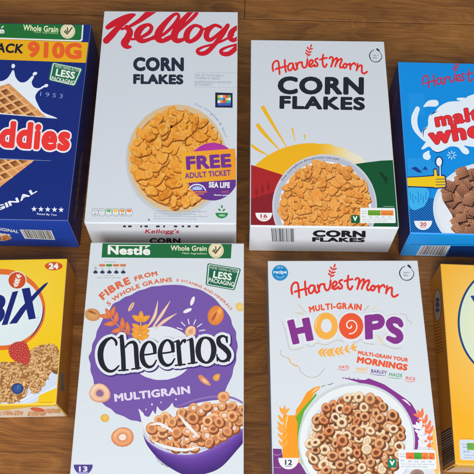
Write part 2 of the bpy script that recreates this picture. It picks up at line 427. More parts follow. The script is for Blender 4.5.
def handwriting(ox, oy, k, col, w=1.75):
    F(0, 0, 1); mp = lambda p: (ox + (p[0] - 290.7) * k, oy + (p[1] - 290.3) * k)
    for s in HM: stroke([mp(p) for p in s], col, w * k)
    stroke([mp(p) for p in _f2(318, 262, [(157, 226), (158, 186), (176, 124), (208, 50)])], col, .62 * k)
    for x, y, r in ((145, 158, 50), (186, 172, -22), (152, 120, 50), (198, 132, -22), (168, 80, 50), (214, 88, -22), (208, 44, -70)):
        x, y = mp(_f2(318, 262, [(x, y)])[0]); leaf(x, y, 2.1 * k, .85 * k, r, col)

# ------------------------------------------------------------------ cartons
class Box:
    def __init__(s, geo, name, label, front, side, end, ref, endref=None):
        x, y, r, w, h, d = geo; s.w, s.h, s.d = w, h, d; s.parts = []
        s.root = bpy.data.objects.new(name, None); COL.objects.link(s.root); s.root.empty_display_size = .05
        s.root.location = (x, y, 0); s.root.rotation_euler = (0, 0, r)
        s.root['label'] = label; s.root['category'] = 'cereal box'; s.root['group'] = 'cereal boxes lying face up in two rows on the wooden floor'
        mw = Matrix.Translation((x, y, 0)) @ Matrix.Rotation(r, 4, 'Z'); s.inv = mw.inverted(); rm = mw.to_3x3()
        X, Y, Z = rm @ Vector((1, 0, 0)), rm @ Vector((0, 1, 0)), Vector((0, 0, 1)); c = Vector((x, y, 0))
        s.ref = lin(ref); s.endref = lin(endref or ref); W[0] = s.ref
        s.front = Panel(c - X * w / 2 - Y * h / 2 + Z * d, X, Y, Z, w, h, s)
        s.end = Panel(c - X * w / 2 - Y * (h / 2 + .0006), X, Z, -Y, w, d - .0006, s)
        s.left = Panel(c - X * w / 2 + Y * h / 2, -Y, Z, -X, h, d, s)
        s.right = Panel(c + X * w / 2 - Y * h / 2, Y, Z, X, h, d, s)
        # the carton: a folded board box with softly rounded creases and faintly bowed walls
        bm = bmesh.new(); bmesh.ops.create_cube(bm, size=1)
        for v in bm.verts: v.co = Vector((v.co.x * w, v.co.y * h, (v.co.z + .5) * d))
        bmesh.ops.bevel(bm, geom=bm.edges[:], offset=.0014, segments=3, profile=.6, affect='EDGES')
        lay = bm.loops.layers.float_color.new('Col'); fc, sc, ec = A(front), A(side), None  # shade on the sides and light on most ends are put into these colours
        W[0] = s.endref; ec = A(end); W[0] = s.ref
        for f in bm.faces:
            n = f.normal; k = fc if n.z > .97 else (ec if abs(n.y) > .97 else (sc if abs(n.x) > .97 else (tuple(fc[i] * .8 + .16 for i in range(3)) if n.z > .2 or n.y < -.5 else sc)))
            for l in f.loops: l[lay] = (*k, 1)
            f.smooth = False
        me = bpy.data.meshes.new('carton'); bm.to_mesh(me); bm.free(); me.materials.append(INK)
        o = bpy.data.objects.new('carton', me); COL.objects.link(o); o.parent = s.root
        # glued end flap: a sheet of the same board lying over the end
        s.flap(ec, .0006, 0.0, d, 'end_flap')
    def flap(s, col, th, z0, z1, name):
        bm = bmesh.new(); bmesh.ops.create_cube(bm, size=1); e = .0022
        for v in bm.verts: v.co = Vector((v.co.x * (s.w - 2 * e), -s.h / 2 + (v.co.y - .5) * th + .0001, (z0 + e * .9) + (v.co.z + .5) * (z1 - z0 - e * 1.8)))
        lay = bm.loops.layers.float_color.new('Col')
        for f in bm.faces:
            for l in f.loops: l[lay] = (*col, 1)
        me = bpy.data.meshes.new(name); bm.to_mesh(me); bm.free(); me.materials.append(INK)
        o = bpy.data.objects.new(name, me); COL.objects.link(o); o.parent = s.root
    def finish(s):
        for p in s.parts: p.build()

GEO = {'B1': [-0.3206, 0.5991, -0.0108, 0.21, 0.3163, 0.0853], 'B2': [-0.1, 0.6163, 0.0014, 0.1979, 0.3475, 0.0749],
 'B3': [0.1134, 0.5854, -0.0054, 0.1924, 0.2978, 0.0802], 'B4': [0.3315, 0.5653, -0.0189, 0.21, 0.2715, 0.0735],
 'B5': [-0.3197, 0.2983, 0.0275, 0.21, 0.1869, 0.0678], 'B6': [-0.089, 0.2595, 0.0025, 0.1969, 0.31, 0.0749],
 'B7': [0.1364, 0.2368, 0.0115, 0.1909, 0.31, 0.0748], 'B8': [0.3642, 0.2663, -0.0318, 0.21, 0.2522, 0.058]}
# ================================================================== 1: navy box of malted squares
random.seed(3)
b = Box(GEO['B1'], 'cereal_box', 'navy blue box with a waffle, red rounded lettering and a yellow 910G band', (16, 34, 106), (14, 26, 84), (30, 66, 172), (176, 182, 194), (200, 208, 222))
fp = b.front; Wt = (196, 203, 220); NV = (16, 34, 106)
begin(fp, 'milk_splash'); F(0, 60, 4.989)
poly([(-500, 130), (-260, 90), (-150, 120), (-60, 96), (0, 106), (35, 92), (54, 66), (62, 52), (70, 54), (78, 86), (100, 110), (130, 108), (160, 80), (170, 84), (158, 112), (170, 136), (196, 140), (216, 128), (220, 136), (192, 154), (176, 182), (186, 215), (215, 260), (285, 294), (150, 300), (-500, 280)], Wt, True)
ell(66, 30, 9, 11, Wt, 10); ell(174, 68, 12, 8, Wt, -25); ell(230, 128, 11, 8, Wt, -20)
begin(fp, 'waffle_picture'); F(0, 0, 1)
WF = [(9, 83.4), (47, 118), (50, 140), (33, 161.5), (0, 187), (-50, 205), (-95, 160), (-60, 105)]
poly(WF, (184, 128, 80))
rnd = random.Random(5); e1 = (.735, .678); e2 = (.93, -.37); lv = level(1, inner(WF))
for i in range(-14, 14):
    for j in range(-14, 14):
        cx, cy = 9 + e1[0] * i * 8.6 + e2[0] * j * 8.6, 88 + e1[1] * i * 8.6 + e2[1] * j * 8.6
        h = [(cx + e1[0] * a + e2[0] * c_, cy + e1[1] * a + e2[1] * c_) for a, c_ in ((0, 0), (5.9, 0), (5.9, 5.9), (0, 5.9))]
        if all(inside(p, WF) for p in h):
            fill(inner(h), [A((74, 40, 24)), A((112, 64, 34)), A((172, 112, 62)), A((92, 50, 28))], lv)
for i in range(-16, 16):
    for e, f in ((e1, e2), (e2, e1)):
        o = (9 + f[0] * i * 8.6 - f[0] * 1.2, 88 + f[1] * i * 8.6 - f[1] * 1.2); run = []
        for t in range(-130, 130, 2):
            p = (o[0] + e[0] * t, o[1] + e[1] * t)
            if inside(p, WF): run.append(p)
        if len(run) > 2: stroke([run[0], run[-1]], (222, 176, 126), 1.3, smooth=False)
begin(fp, 'title_band'); F(0, 0, 1)
poly([(-150, 105), (0, 114.4), (57, 119), (51.4, 160.6), (-150, 153)], NV)
stroke([(-150, 104, 1), (0, 113.8, 1.1), (57, 118.6, .3)], Wt, smooth=False); stroke([(-150, 153, 1), (0, 159, 1), (51, 161, .3)], (120, 130, 170), smooth=False)
begin(fp, 'title_lettering'); F(0, 130, 4.989)
text('Shreddies', (-318, 74), (346, 108), 138, (200, 46, 46), .046, [(.045, (214, 214, 226))], shear=.04)
ell(349, 46, 3, 3, Wt)
begin(fp, 'whole_grain_banner'); F(0, 20, 4.989)
poly([(-900, -80), (424, -80), (412, 100), (403, 108), (-900, 64)], (210, 216, 214))
poly([(-900, -80), (417, -80), (405, 94), (397, 101), (-900, 57)], (24, 94, 46))
text('Whole Grain', (115, 52), (290, 62), 30, (200, 205, 170), .025); text('Main Ingredient', (168, 66), (290, 73), 11, (160, 185, 140), .0)
tick_ring(338, 56, 37, (214, 205, 178), (60, 55, 40)); text('Nestle', (-150, 62), (22, 68), 30, (214, 218, 220), .03); stroke([(8, 38), (16, 32)], (214, 218, 220), 6)
begin(fp, 'size_banner')
poly([(-900, 62), (448, 112), (433, 214), (-900, 164)], (228, 172, 22))
text('PACK', (-52, 160), (113, 168), 48, (22, 22, 34), .035, shear=.12)
text('910G', (137, 186), (405, 196), 80, (198, 82, 34), .045, [(.018, (232, 150, 40))])
begin(fp, 'packaging_badge'); F(0, 60, 4.989)
lessbadge((260, 10), (414, 42), (374, 132), (241, 101), (24, 92, 66), (190, 205, 200),
  [("WE'RE TAKING ACTION", (274, 36), (398, 60), 14, (200, 210, 205), .0), ('LESS', (276, 78), (370, 96), 36, (215, 222, 220), .035), ('PACKAGING', (256, 100), (370, 124), 20, (215, 222, 220), .02)])
begin(fp, 'year_lettering'); text('1 9 5 3', (200, 180), (312, 192), 21, (118, 132, 176), .0)
begin(fp, 'variety_lettering'); F(0, 0, 1); pathtext('ORIGINAL', [(-32, 209), (-18, 212), (-6, 211.6), (3, 209), (14, 204.6), (26, 198.6), (38, 191.5)], 5.0, (205, 210, 225), .035)
begin(fp, 'star_rating'); F(0, 190, 4.989)
for x in (170, 204, 238, 272, 305):
    poly([(x + (15 if k % 2 == 0 else 6) * math.sin(k * math.pi / 5), 95 + (x - 170) * .03 - (15 if k % 2 == 0 else 6) * math.cos(k * math.pi / 5)) for k in range(10)], (200, 208, 224))
text('Rated By You', (184, 126), (282, 132), 12, (190, 198, 218), .01)
W[0] = b.endref; ep = b.end
begin(ep, 'end_print'); F(0, 190, 4.989)
text('ORIGINAL', (-40, 196), (92, 216), 15, (215, 222, 236), .03)
ell(-10, 236, 70, 20, (214, 214, 220), wob=.14, n=40)
ep_r = [(-60, 225), (40, 230), (60, 245), (-60, 250)]; flakes(ep_r, 7, 26, ((200, 120, 60), (220, 150, 80), (130, 60, 40), (240, 190, 130)), 3)
begin(ep, 'barcode'); barcode([(98, 197), (256, 202), (276, 249), (124, 243)], 4)
W[0] = b.ref
begin(b.right, 'side_print'); F(0, 120, 3.39)
for k in range(7): stroke([(252 + k * 3, 300 - k * 30 + 30), (262 + k * 3, 262 - k * 30 + 30)], (86, 62, 60), 6)
b.finish()

# ================================================================== 2: white corn flakes box with the long red script
b = Box(GEO['B2'], 'cereal_box', 'white corn flakes box with long red script and a purple and orange free ticket badge', (180, 185, 200), (150, 155, 168), (214, 220, 232), (182, 187, 200), (200, 206, 216))
fp = b.front; RD = (178, 20, 38)
begin(fp, 'bowl_picture'); F(0, 0, 1)
ell(176.5, 160.5, 51, 56, (176, 182, 192), edge=(166, 172, 186)); ell(177, 158.5, 49.8, 54, (196, 176, 150), edge=(186, 160, 128)); ell(177, 159, 45, 49, (190, 120, 50), edge=(168, 104, 48))
fl = begin(fp, 'corn_flakes', cur[0]); F(0, 0, 1)
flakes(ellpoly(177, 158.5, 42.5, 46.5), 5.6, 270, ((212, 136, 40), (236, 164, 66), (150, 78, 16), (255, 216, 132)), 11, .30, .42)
begin(fp, 'brand_lettering'); F(98, 8, 6.32)
stroke([(62, 122, 31), (100, 98, 40), (160, 66, 37), (205, 48, 28), (232, 42, 15)], RD); stroke([(228, 44, 17), (180, 78, 33), (130, 122, 35), (85, 172, 42), (52, 206, 42)], RD)
stroke([(356, 8, 44), (310, 42, 40), (262, 80, 28), (200, 116, 19), (150, 134, 15)], RD)
stroke([(182, 122, 31), (202, 150, 40), (186, 192, 46), (168, 222, 49), (184, 244, 33), (206, 246, 15)], RD)
stroke([(214, 198, 15), (262, 190, 19), (322, 156, 26), (338, 122, 24), (314, 106, 22), (268, 132, 40), (248, 176, 44), (276, 208, 31), (330, 196, 22), (382, 162, 17)], RD)
stroke([(340, 196, 17), (400, 176, 19), (460, 128, 22), (506, 70, 24), (506, 40, 17), (478, 44, 22), (428, 92, 33), (386, 150, 46), (380, 192, 44), (410, 208, 28), (460, 192, 19)], RD)
F(165, 8, 6.32)
stroke([(0, 194, 17), (60, 164, 19), (130, 104, 22), (190, 46, 24), (206, 14, 17), (176, 16, 24), (120, 72, 35), (72, 138, 46), (58, 186, 44), (84, 208, 31), (130, 192, 19)], RD)
stroke([(226, 120, 19), (186, 112, 22), (146, 146, 37), (136, 190, 40), (160, 212, 26), (206, 184, 31), (232, 140, 24), (222, 118, 17), (246, 134, 15), (276, 122, 15)], RD)
stroke([(352, 122, 19), (314, 110, 22), (272, 142, 35), (262, 184, 35), (286, 202, 26), (330, 172, 22), (392, 118, 24)], RD)
stroke([(396, 112, 28), (360, 170, 33), (316, 228, 28), (264, 280, 31), (220, 288, 26), (206, 268, 22), (244, 246, 15), (318, 226, 15), (380, 200, 15), (430, 172, 15)], RD)
stroke([(500, 122, 19), (464, 118, 22), (424, 150, 35), (412, 186, 35), (436, 204, 26), (480, 172, 22), (520, 140, 22)], RD)
stroke([(520, 170, 31), (466, 236, 31), (410, 286, 31), (366, 290, 26), (354, 270, 22), (392, 248, 15), (466, 228, 15)], RD)
begin(fp, 'title_lettering'); F(120, 45, 3.792)
text('CORN', (50, 99), (242, 100), 53, (28, 38, 54), .055); text('FLAKES', (50, 148), (240, 150), 38, (28, 38, 54), .058)
begin(fp, 'health_lettering'); G_ = (120, 128, 150)
for y in (103, 160): stroke([(283, y), (462, y + 3)], (150, 158, 176), 1.2, smooth=False)
text('50% OF YOUR DAILY', (284, 118), (394, 120), 8, G_, .0); text('VITAMIN D NEEDS', (284, 129), (378, 131), 8, G_, .0)
text('INDEPENDENTLY REVIEWED', (284, 144), (422, 146), 8, G_, .0); text('BY EXPERTS', (284, 154), (346, 156), 8, G_, .0)
begin(fp, 'colour_badge'); poly([(361, 180), (427, 182), (427, 238), (361, 237)], (28, 34, 60))
rnd = random.Random(8); cc = [(225, 190, 60), (60, 150, 190), (190, 60, 70), (220, 220, 225), (110, 70, 150), (70, 150, 90), (235, 140, 60)]
for i in range(5):
    for j in range(4):
        x, y = 370 + i * 10, 190 + j * 10; c_ = cc[(i * 3 + j * 5) % 7] if j < 3 else (60, 80, 170); poly([(x, y), (x + 10, y), (x + 10, y + 10), (x, y + 10)], c_)
begin(fp, 'slogan_lettering'); F(0, 0, 1); pathtext('The Original & Best', [(193, 104.5), (207, 111), (218, 122), (226, 138)], 2.1, (110, 135, 170), .0)
begin(fp, 'ticket_badge'); F(170, 130, 5.576)
mg, pu = (176, 48, 150), (84, 44, 124)
ell(238, 232, 148, 160, mg, edge=(150, 44, 140), a0=180, a1=360); ell(238, 232, 148, 162, pu, a0=0, a1=180)
poly([(66, 126), (362, 104), (376, 276), (62, 298)], (226, 150, 34), grad=lambda x, y: (230, 168, 50) if x < 200 else (214, 140, 34))
ell(220, 190, 92, 60, (238, 190, 84), edge=(223, 148, 36), rot=-6)
text('FREE', (92, 224), (343, 208), 76, (98, 44, 128), .05); text('ADULT TICKET', (84, 272), (340, 254), 32, (98, 44, 128), .03)
text('SEA LIFE', (216, 322), (334, 324), 32, (220, 222, 232), .045)
stroke([(106, 332), (122, 312), (152, 304), (182, 314), (198, 336)], (190, 200, 225), 7); ell(152, 336, 30, 22, (120, 140, 200), a0=180, a1=360)
for k in range(-2, 3): stroke([(152 + k * 7, 334), (152 + k * 12, 314 + abs(k) * 3)], (215, 220, 235), 3, smooth=False)
stroke([(100, 346), (204, 346)], (220, 120, 60), 6, smooth=False); stroke([(120, 358), (188, 358)], (220, 120, 60), 5, smooth=False)
text('and 2', (288, 350), (328, 350), 11, (214, 90, 80), .02); text('theme parks', (244, 370), (330, 372), 13, (225, 222, 235), .02)
begin(fp, 'vitamin_icon'); F(200, 185, 10.53)
ell(229, 293, 66, 58, (36, 116, 64), a0=0, a1=180); text('VEG', (198, 330), (262, 330), 20, (190, 215, 200), .03)
leaf(230, 226, 18, 9, -90, (36, 116, 64)); leaf(206, 262, 18, 9, 40, (36, 116, 64)); leaf(252, 262, 18, 9, -40, (36, 116, 64))
begin(fp, 'small_print'); F(80, 110, 2.788)
for i, s in enumerate(('Enlarged to show texture. Serving suggestion.', 'Vitamin D contributes to the normal function of the immune system.', 'As part of a balanced diet and healthy lifestyle.', 'See back of pack for full terms and closing date.')):
    text(s, (205 - (i == 0) * -12, 284 + i * 7), (356 - (i % 2) * 30, 286 + i * 7), 4.6, (110, 118, 140), .0)
ell(192, 306, 3, 3, (110, 118, 140)) 
begin(fp, 'nutrition_icons')
for i, c_ in enumerate(((170, 176, 190), (170, 176, 190), (90, 160, 90), (215, 180, 80), (214, 140, 70), (214, 120, 70))):
    x = 42 + i * 19; rrect((x - 9, 274), (x + 9, 274), (x + 9, 296), (x - 9, 296), 6, (120, 128, 145)); rrect((x - 7.5, 275.5), (x + 7.5, 275.5), (x + 7.5, 294.5), (x - 7.5, 294.5), 5, (205, 210, 218)); rrect((x - 6, 277), (x + 6, 277), (x + 6, 285), (x - 6, 285), 2, c_)
    text(('8', '0.9', '0.2', '2.4', '8', '0.34')[i], (x - 4, 293), (x + 4, 293), 6, (70, 78, 100), .0)
W[0] = b.endref
begin(b.end, 'end_print'); F(80, 110, 2.788)
for x, w_ in ((120, 8), (134, 10), (168, 5), (180, 9), (212, 10), (232, 5), (262, 9), (284, 6), (300, 8), (322, 8)): poly([(x, 322), (x + w_, 322), (x + w_, 327), (x, 327)], (40, 44, 60))
text("Kellogg's", (180, 347), (275, 347), 15, (190, 40, 70), .02, shear=.25); text('CORN', (194, 372), (280, 372), 15, (30, 34, 50), .045)
W[0] = b.ref; b.finish()
# ================================================================== 3: white corn flakes box with the sun
b = Box(GEO['B3'], 'cereal_box', 'white corn flakes box with a yellow sun between red and green fields', (181, 186, 197), (160, 160, 170), (222, 228, 240), (183, 188, 198), (200, 206, 216))
fp = b.front; DK = (26, 30, 40)
begin(fp, 'sun_picture'); F(0, 0, 1)
def sg(x, y):
    t = max(0, min(1, (x - 318) / 34)); return mix((214, 160, 26), (200, 196, 178), t)
for i in range(44):
    a0, a1 = math.radians(176 + i * 4.3), math.radians(176 + (i + 1) * 4.3)
    def E_(a, k=1, jit=0): return (313 + (75 + jit) * k * math.cos(a), 205 + (62 + jit) * k * math.sin(a))
    j = .8 * math.sin(i * 2.1) if i > 22 else 0
    P = [E_(a0, 1, j), E_(a1, 1, .8 * math.sin((i + 1) * 2.1) if i > 21 else 0), (318, 206)]
    uv = inner(P); cur[0].tri(uv, [A(sg(*P[0])), A(sg(*P[1])), A((214, 160, 26))], [3.5] * 3)
level(2, inner([(235, 140), (395, 240)]))
F(245, 100, 5.576); YL = (216, 164, 34)
for P in ([(100, 42, 22), (140, 110, 18), (232, 262, 5)], [(72, 142, 22), (110, 190, 20), (190, 276, 5)], [(38, 254, 16), (75, 280, 14), (130, 310, 4)], [(264, 160, 9), (280, 230, 3)], [(331, 195, 9), (334, 219, 4)]): stroke(P, YL)
begin(fp, 'field_picture'); F(0, 0, 1)
poly([(240, 161), (251, 164.8), (280, 174), (320, 190), (320, 232), (240, 232)], (146, 30, 34))
poly([(240, 203), (252, 198.5), (272, 192.5), (290, 190), (320, 232), (240, 232)], (116, 24, 34))
F(250, 140, 7.9)
for x, y in ((52, 408), (98, 385), (146, 360)): leaf(x, y, 34, 11, -90, (122, 24, 30)); stroke([(x, y + 20), (x, y + 46)], (110, 24, 30), 4)
F(320, 130, 5.576); poly([(100, 210), (195, 190), (250, 182), (340, 171), (470, 165), (480, 560), (60, 560)], (12, 70, 40))
stroke([(335, 240, 10), (355, 262, 14), (372, 300, 8)], (12, 46, 30)); leaf(346, 246, 16, 7, 30, (12, 46, 30)); leaf(372, 270, 14, 6, 60, (12, 46, 30)); stroke([(355, 426), (412, 428)], (130, 160, 140), 3, smooth=False)
bp = begin(fp, 'bowl_picture'); F(0, 0, 1)
ell(324.6, 206.5, 52.4, 52.2, (200, 200, 208), edge=(176, 178, 192), n=60); ell(324.8, 206.8, 51, 50.6, (168, 168, 184), edge=(160, 162, 178), n=60); ell(325, 207, 46, 45.6, (196, 190, 192), edge=(206, 204, 210), n=50); ell(325, 207, 43.6, 43.6, (150, 90, 34), n=50)
begin(fp, 'corn_flakes', bp); F(0, 0, 1)
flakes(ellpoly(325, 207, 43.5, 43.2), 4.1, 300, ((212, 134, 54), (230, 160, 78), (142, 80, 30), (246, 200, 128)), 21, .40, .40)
begin(fp, 'bowl_lettering'); pathtext('The complete breakfast cereal!', [(282.5, 182), (289, 173), (300, 164), (313, 159.4), (326, 158.4), (339, 160.4)], 2.4, (70, 76, 106), .0)
begin(fp, 'brand_lettering'); handwriting(272, 67.8, .888, (196, 42, 36), 2.15)
begin(fp, 'title_lettering'); F(235, 20, 2.788)
text('CORN', (119, 207), (359, 209), 50, DK, .045, sp=1.1); text('FLAKES', (124, 248), (362, 252), 37, DK, .048, sp=1.12)
begin(fp, 'fibre_icon'); F(320, 35, 5.925); leafring(330, 124, 37, (40, 44, 56))
begin(fp, 'servings_badge'); F(235, 135, 2.788); bowlbadge(57, 104, 217, 24, (206, 204, 208), '16', (160, 40, 50), (19, 10))
begin(fp, 'vegetarian_mark'); F(350, 200, 9.48)
poly([(10, 143), (90, 145), (90, 221), (10, 220)], (14, 82, 56)); text('V', (27, 200), (70, 200), 46, (205, 215, 210), .06)
begin(fp, 'nutrition_label'); nutrition([(97, 73), (425, 77), (434, 219), (97, 219)], ((.22, .58, (90, 140, 40)), (.59, .95, (214, 120, 48))))
W[0] = b.endref
begin(b.end, 'end_lettering'); F(245, 195, 2.9625)
text('CORN', (201, 124), (357, 126), 20, (26, 28, 36), .06); text('FLAKES', (199, 138), (355, 140), 13, (26, 28, 36), .06)
begin(b.end, 'barcode'); barcode([(74, 97), (149, 98), (150, 142), (78, 141)], 9, 26, (46, 52, 66))
W[0] = b.ref; b.finish()

# ================================================================== 4: bright blue box of malted wheats
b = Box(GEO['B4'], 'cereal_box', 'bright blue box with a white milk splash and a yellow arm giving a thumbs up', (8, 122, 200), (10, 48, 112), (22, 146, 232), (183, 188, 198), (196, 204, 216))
fp = b.front; MW = (196, 206, 220); NV = (16, 34, 92)
begin(fp, 'halftone_pattern'); F(395, 185, 6)
poly([(40, -60), (70, -100), (200, -100), (230, 0), (210, 90), (260, 160), (300, 320), (30, 330)], (14, 112, 192))
rnd = random.Random(2); F(0, 0, 1)
for x0, y0, x1, y1, c_ in ((408, 93, 424, 116, (30, 132, 204)), (407, 158, 440, 184, (40, 138, 204)), (402, 190, 450, 236, NV)):
    lv = level(1, inner([(x0, y0), (x1, y1)])); st = 1.75 if c_ != NV else 1.95
    for i in range(40):
        for j in range(40):
            x, y = x0 + (i - j) * st * .70, y0 + (i + j) * st * .62 - 18
            if x0 < x < x1 and y0 < y < y1 and (c_ != NV or (y > 210 - (x - 408) * .55 and y > 190)): ell(x, y, st * .40, st * .40, c_, n=6, lv=lv)
F(395, 185, 6)
poly([(70, 25), (120, 12), (190, 20), (205, 60), (180, 120), (150, 140), (110, 150), (85, 120), (75, 80)], (52, 152, 208), True)
for k in range(7): stroke([(90 + k * 16, 40 + (k % 3) * 14), (96 + k * 15, 88 + (k % 2) * 20)], (18, 112, 186), 5)
F(395, 125, 6)
poly([(95, 258), (125, 250), (165, 284), (140, 286)], (20, 50, 120)); poly([(165, 268), (182, 246), (200, 276), (186, 268)], (20, 50, 120))
begin(fp, 'milk_splash'); F(400, 110, 6.4)
poly([(135, 168), (150, 125), (178, 100), (180, 62), (190, 32), (222, 14), (250, -20), (310, -52), (400, -60), (440, -90), (520, -110), (700, -130), (1000, -60), (1000, 200), (700, 280), (560, 230), (474, 236), (410, 228), (436, 252), (442, 274), (424, 284), (398, 272), (372, 240), (322, 234), (268, 262), (222, 268), (192, 236), (170, 240), (150, 252), (136, 248), (152, 224), (166, 200), (150, 190)], MW, True)
stroke([(112, -8, 30), (92, 50, 40), (98, 110, 36), (128, 160, 24), (160, 196, 12)], MW)
stroke([(148, 172, 2), (152, 130, 7), (176, 112, 2)], NV); stroke([(196, 36, 2), (214, 20, 6), (240, 10, 2)], NV); stroke([(200, 252, 2), (240, 272, 6), (300, 252, 2)], NV)
F(390, 60, 5.643)
stroke([(192, 262, 8), (222, 246, 34), (256, 244, 38)], MW); ell(340, 264, 18, 15, MW); stroke([(382, 220, 12), (420, 224, 22), (452, 234, 10)], MW)
F(395, 125, 6); stroke([(202, 158, 10), (188, 182, 42), (194, 190, 40)], MW)
for k in range(8):
    a = k * math.pi / 4; stroke([(340 + 12 * math.cos(a), 181 + 12 * math.sin(a)), (340 + 27 * math.cos(a), 181 + 25 * math.sin(a))], MW, 4.5, smooth=False)
bp = begin(fp, 'bowl_picture'); F(0, 0, 1)
ell(489, 208, 56, 46, (196, 202, 214), edge=(184, 192, 206), n=60); ell(490, 208, 53.5, 43.6, (206, 210, 220), edge=(192, 198, 210), n=60)
begin(fp, 'wheat_squares', bp); F(0, 0, 1)
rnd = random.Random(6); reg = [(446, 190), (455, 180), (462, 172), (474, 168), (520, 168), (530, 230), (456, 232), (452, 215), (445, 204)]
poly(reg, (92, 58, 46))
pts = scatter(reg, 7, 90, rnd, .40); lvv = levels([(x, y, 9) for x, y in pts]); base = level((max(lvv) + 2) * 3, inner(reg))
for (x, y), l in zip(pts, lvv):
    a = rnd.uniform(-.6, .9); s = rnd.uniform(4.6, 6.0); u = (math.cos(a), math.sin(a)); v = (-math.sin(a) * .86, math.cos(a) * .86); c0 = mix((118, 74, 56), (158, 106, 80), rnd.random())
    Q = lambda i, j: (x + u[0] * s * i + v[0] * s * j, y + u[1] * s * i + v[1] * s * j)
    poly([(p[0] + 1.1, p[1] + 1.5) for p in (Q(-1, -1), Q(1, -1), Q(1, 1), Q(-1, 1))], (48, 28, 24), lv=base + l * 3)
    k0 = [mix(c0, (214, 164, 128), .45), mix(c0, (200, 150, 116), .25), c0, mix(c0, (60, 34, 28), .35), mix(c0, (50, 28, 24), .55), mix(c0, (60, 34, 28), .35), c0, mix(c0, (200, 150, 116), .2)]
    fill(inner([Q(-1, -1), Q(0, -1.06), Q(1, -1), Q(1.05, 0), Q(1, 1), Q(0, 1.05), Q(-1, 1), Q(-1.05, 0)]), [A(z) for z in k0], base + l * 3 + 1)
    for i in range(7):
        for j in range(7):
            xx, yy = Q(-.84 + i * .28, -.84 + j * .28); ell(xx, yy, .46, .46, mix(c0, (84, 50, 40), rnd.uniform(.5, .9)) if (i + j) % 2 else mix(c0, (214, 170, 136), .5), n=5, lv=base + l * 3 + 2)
begin(fp, 'title_lettering'); F(400, 110, 6.4)
text('malted', (230, 112), (668, 40), 92, (196, 40, 48), .05, [(.016, (120, 20, 40))], sp=1.12); text('wheats', (192, 228), (764, 136), 112, (196, 40, 48), .05, [(.016, (120, 20, 40))], sp=1.12)
begin(fp, 'brand_lettering'); handwriting(421.9, 82, .82, (168, 40, 66), 1.8)
begin(fp, 'thumbs_up_picture'); F(395, 125, 6)
YA = (222, 186, 26)
poly([(40, 312), (140, 308), (234, 300), (240, 380), (160, 376), (40, 372)], NV); ell(264, 222, 24, 33, NV); stroke([(270, 244), (271, 312)], NV, 17, smooth=False)
stroke([(241, 272, 24), (244, 306, 28)], NV); rrect((222, 296), (304, 300), (312, 380), (226, 384), 12, NV)
poly([(40, 318), (140, 314), (236, 307), (238, 373), (160, 370), (40, 366)], YA); ell(264, 222, 17, 26, (204, 210, 220)); stroke([(270, 244), (271, 312)], (190, 198, 212), 7, smooth=False)
stroke([(241, 274, 14), (244, 312, 20)], YA); rrect((228, 306), (298, 307), (304, 373), (230, 377), 9, YA)
for y in (326, 343, 360): stroke([(246, y), (300, y - 1)], NV, 4)
begin(fp, 'servings_badge'); F(395, 185, 6); bowlbadge(115, 223, 215, 55, (200, 202, 212), '20', (170, 44, 56), (38, 24))
W[0] = b.endref
begin(b.end, 'end_crease'); F(395, 185, 6)
stroke([(92, 357), (480, 357), (900, 357)], (8, 80, 150), 2.5, smooth=False)
begin(b.end, 'barcode'); barcode([(158, 364), (334, 364), (300, 425), (124, 421)], 14, 26, (60, 60, 80), (190, 198, 210)); poly([(336, 366), (620, 366), (600, 440), (304, 430)], (10, 44, 104))
W[0] = b.ref
begin(b.left, 'side_print'); F(390, 60, 5.643); stroke([(34, 190, 8), (22, 250, 12), (14, 310, 8)], (96, 60, 104)); stroke([(40, 170, 3), (28, 280, 3)], (60, 80, 140))
b.finish()
def LVR():
    return level(2, [fp.uv((70, 242)), fp.uv((250, 480))])
# ================================================================== 5: yellow box of crisp wheat flakes
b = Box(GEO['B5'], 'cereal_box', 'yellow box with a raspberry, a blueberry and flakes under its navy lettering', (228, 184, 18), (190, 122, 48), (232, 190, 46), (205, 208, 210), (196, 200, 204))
fp = b.front; NV = (24, 34, 104)
begin(fp, 'logo_oval'); F(0, 0, 1)
ell(30, 290, 60, 60, (234, 198, 60), edge=(228, 184, 18), n=50); ell(2, 309.5, 43.4, 40.6, (206, 92, 40), edge=(212, 104, 40), n=60); stroke([(43.6, 306, .5), (42, 318, 1.2), (36, 331, 1.0), (30, 338, .4)], NV)  # first disc is no logo: pale glare painted onto the yellow front
ell(1, 310, 41.6, 35.6, (216, 222, 218), edge=(204, 214, 214), n=60)
F(0, 255, 5.92)
ell(101, 150, 56, 54, (214, 220, 216)); ell(101, 150, 51, 49, (206, 82, 36), edge=(192, 66, 30))
ear([(88, 190), (100, 160), (112, 122)], 4, 12, 5, (216, 214, 205), None, 40, 3)
begin(fp, 'title_lettering')
text('B', (-118, 420), (14, 412), 178, NV, .06, shear=.3)
poly([(74, 219), (108, 212), (44, 412), (10, 416)], NV)
poly([(128, 200), (176, 193), (212, 376), (170, 383)], NV); poly([(286, 160), (278, 176), (166, 306), (100, 404), (54, 408), (120, 316), (218, 212), (262, 172)], NV)
ell(226, 370, 2.5, 2.5, NV); ell(250, 386, 3, 2, NV)
begin(fp, 'servings_badge'); ell(318, 66, 53, 25, (204, 88, 34), edge=(196, 78, 30)); text('24', (288, 84), (346, 84), 36, (220, 222, 222), .05)
cp = begin(fp, 'cereal_picture'); F(0, 0, 1)
poly([(-120, 362), (0, 376), (35, 384), (50, 370), (54, 367), (58.5, 376), (59, 386), (40, 395), (22, 404.5), (-120, 410)], (196, 202, 216), True)
stroke([(60, 384, .8), (40, 394, 1), (20, 405, .8)], (214, 218, 226)); stroke([(-60, 402), (8, 402), (30, 396), (44, 384), (53, 369)], (216, 220, 230), 1.6)
poly([(52, 372), (54, 368), (58, 362), (60, 366), (58, 374)], (120, 76, 44), True)
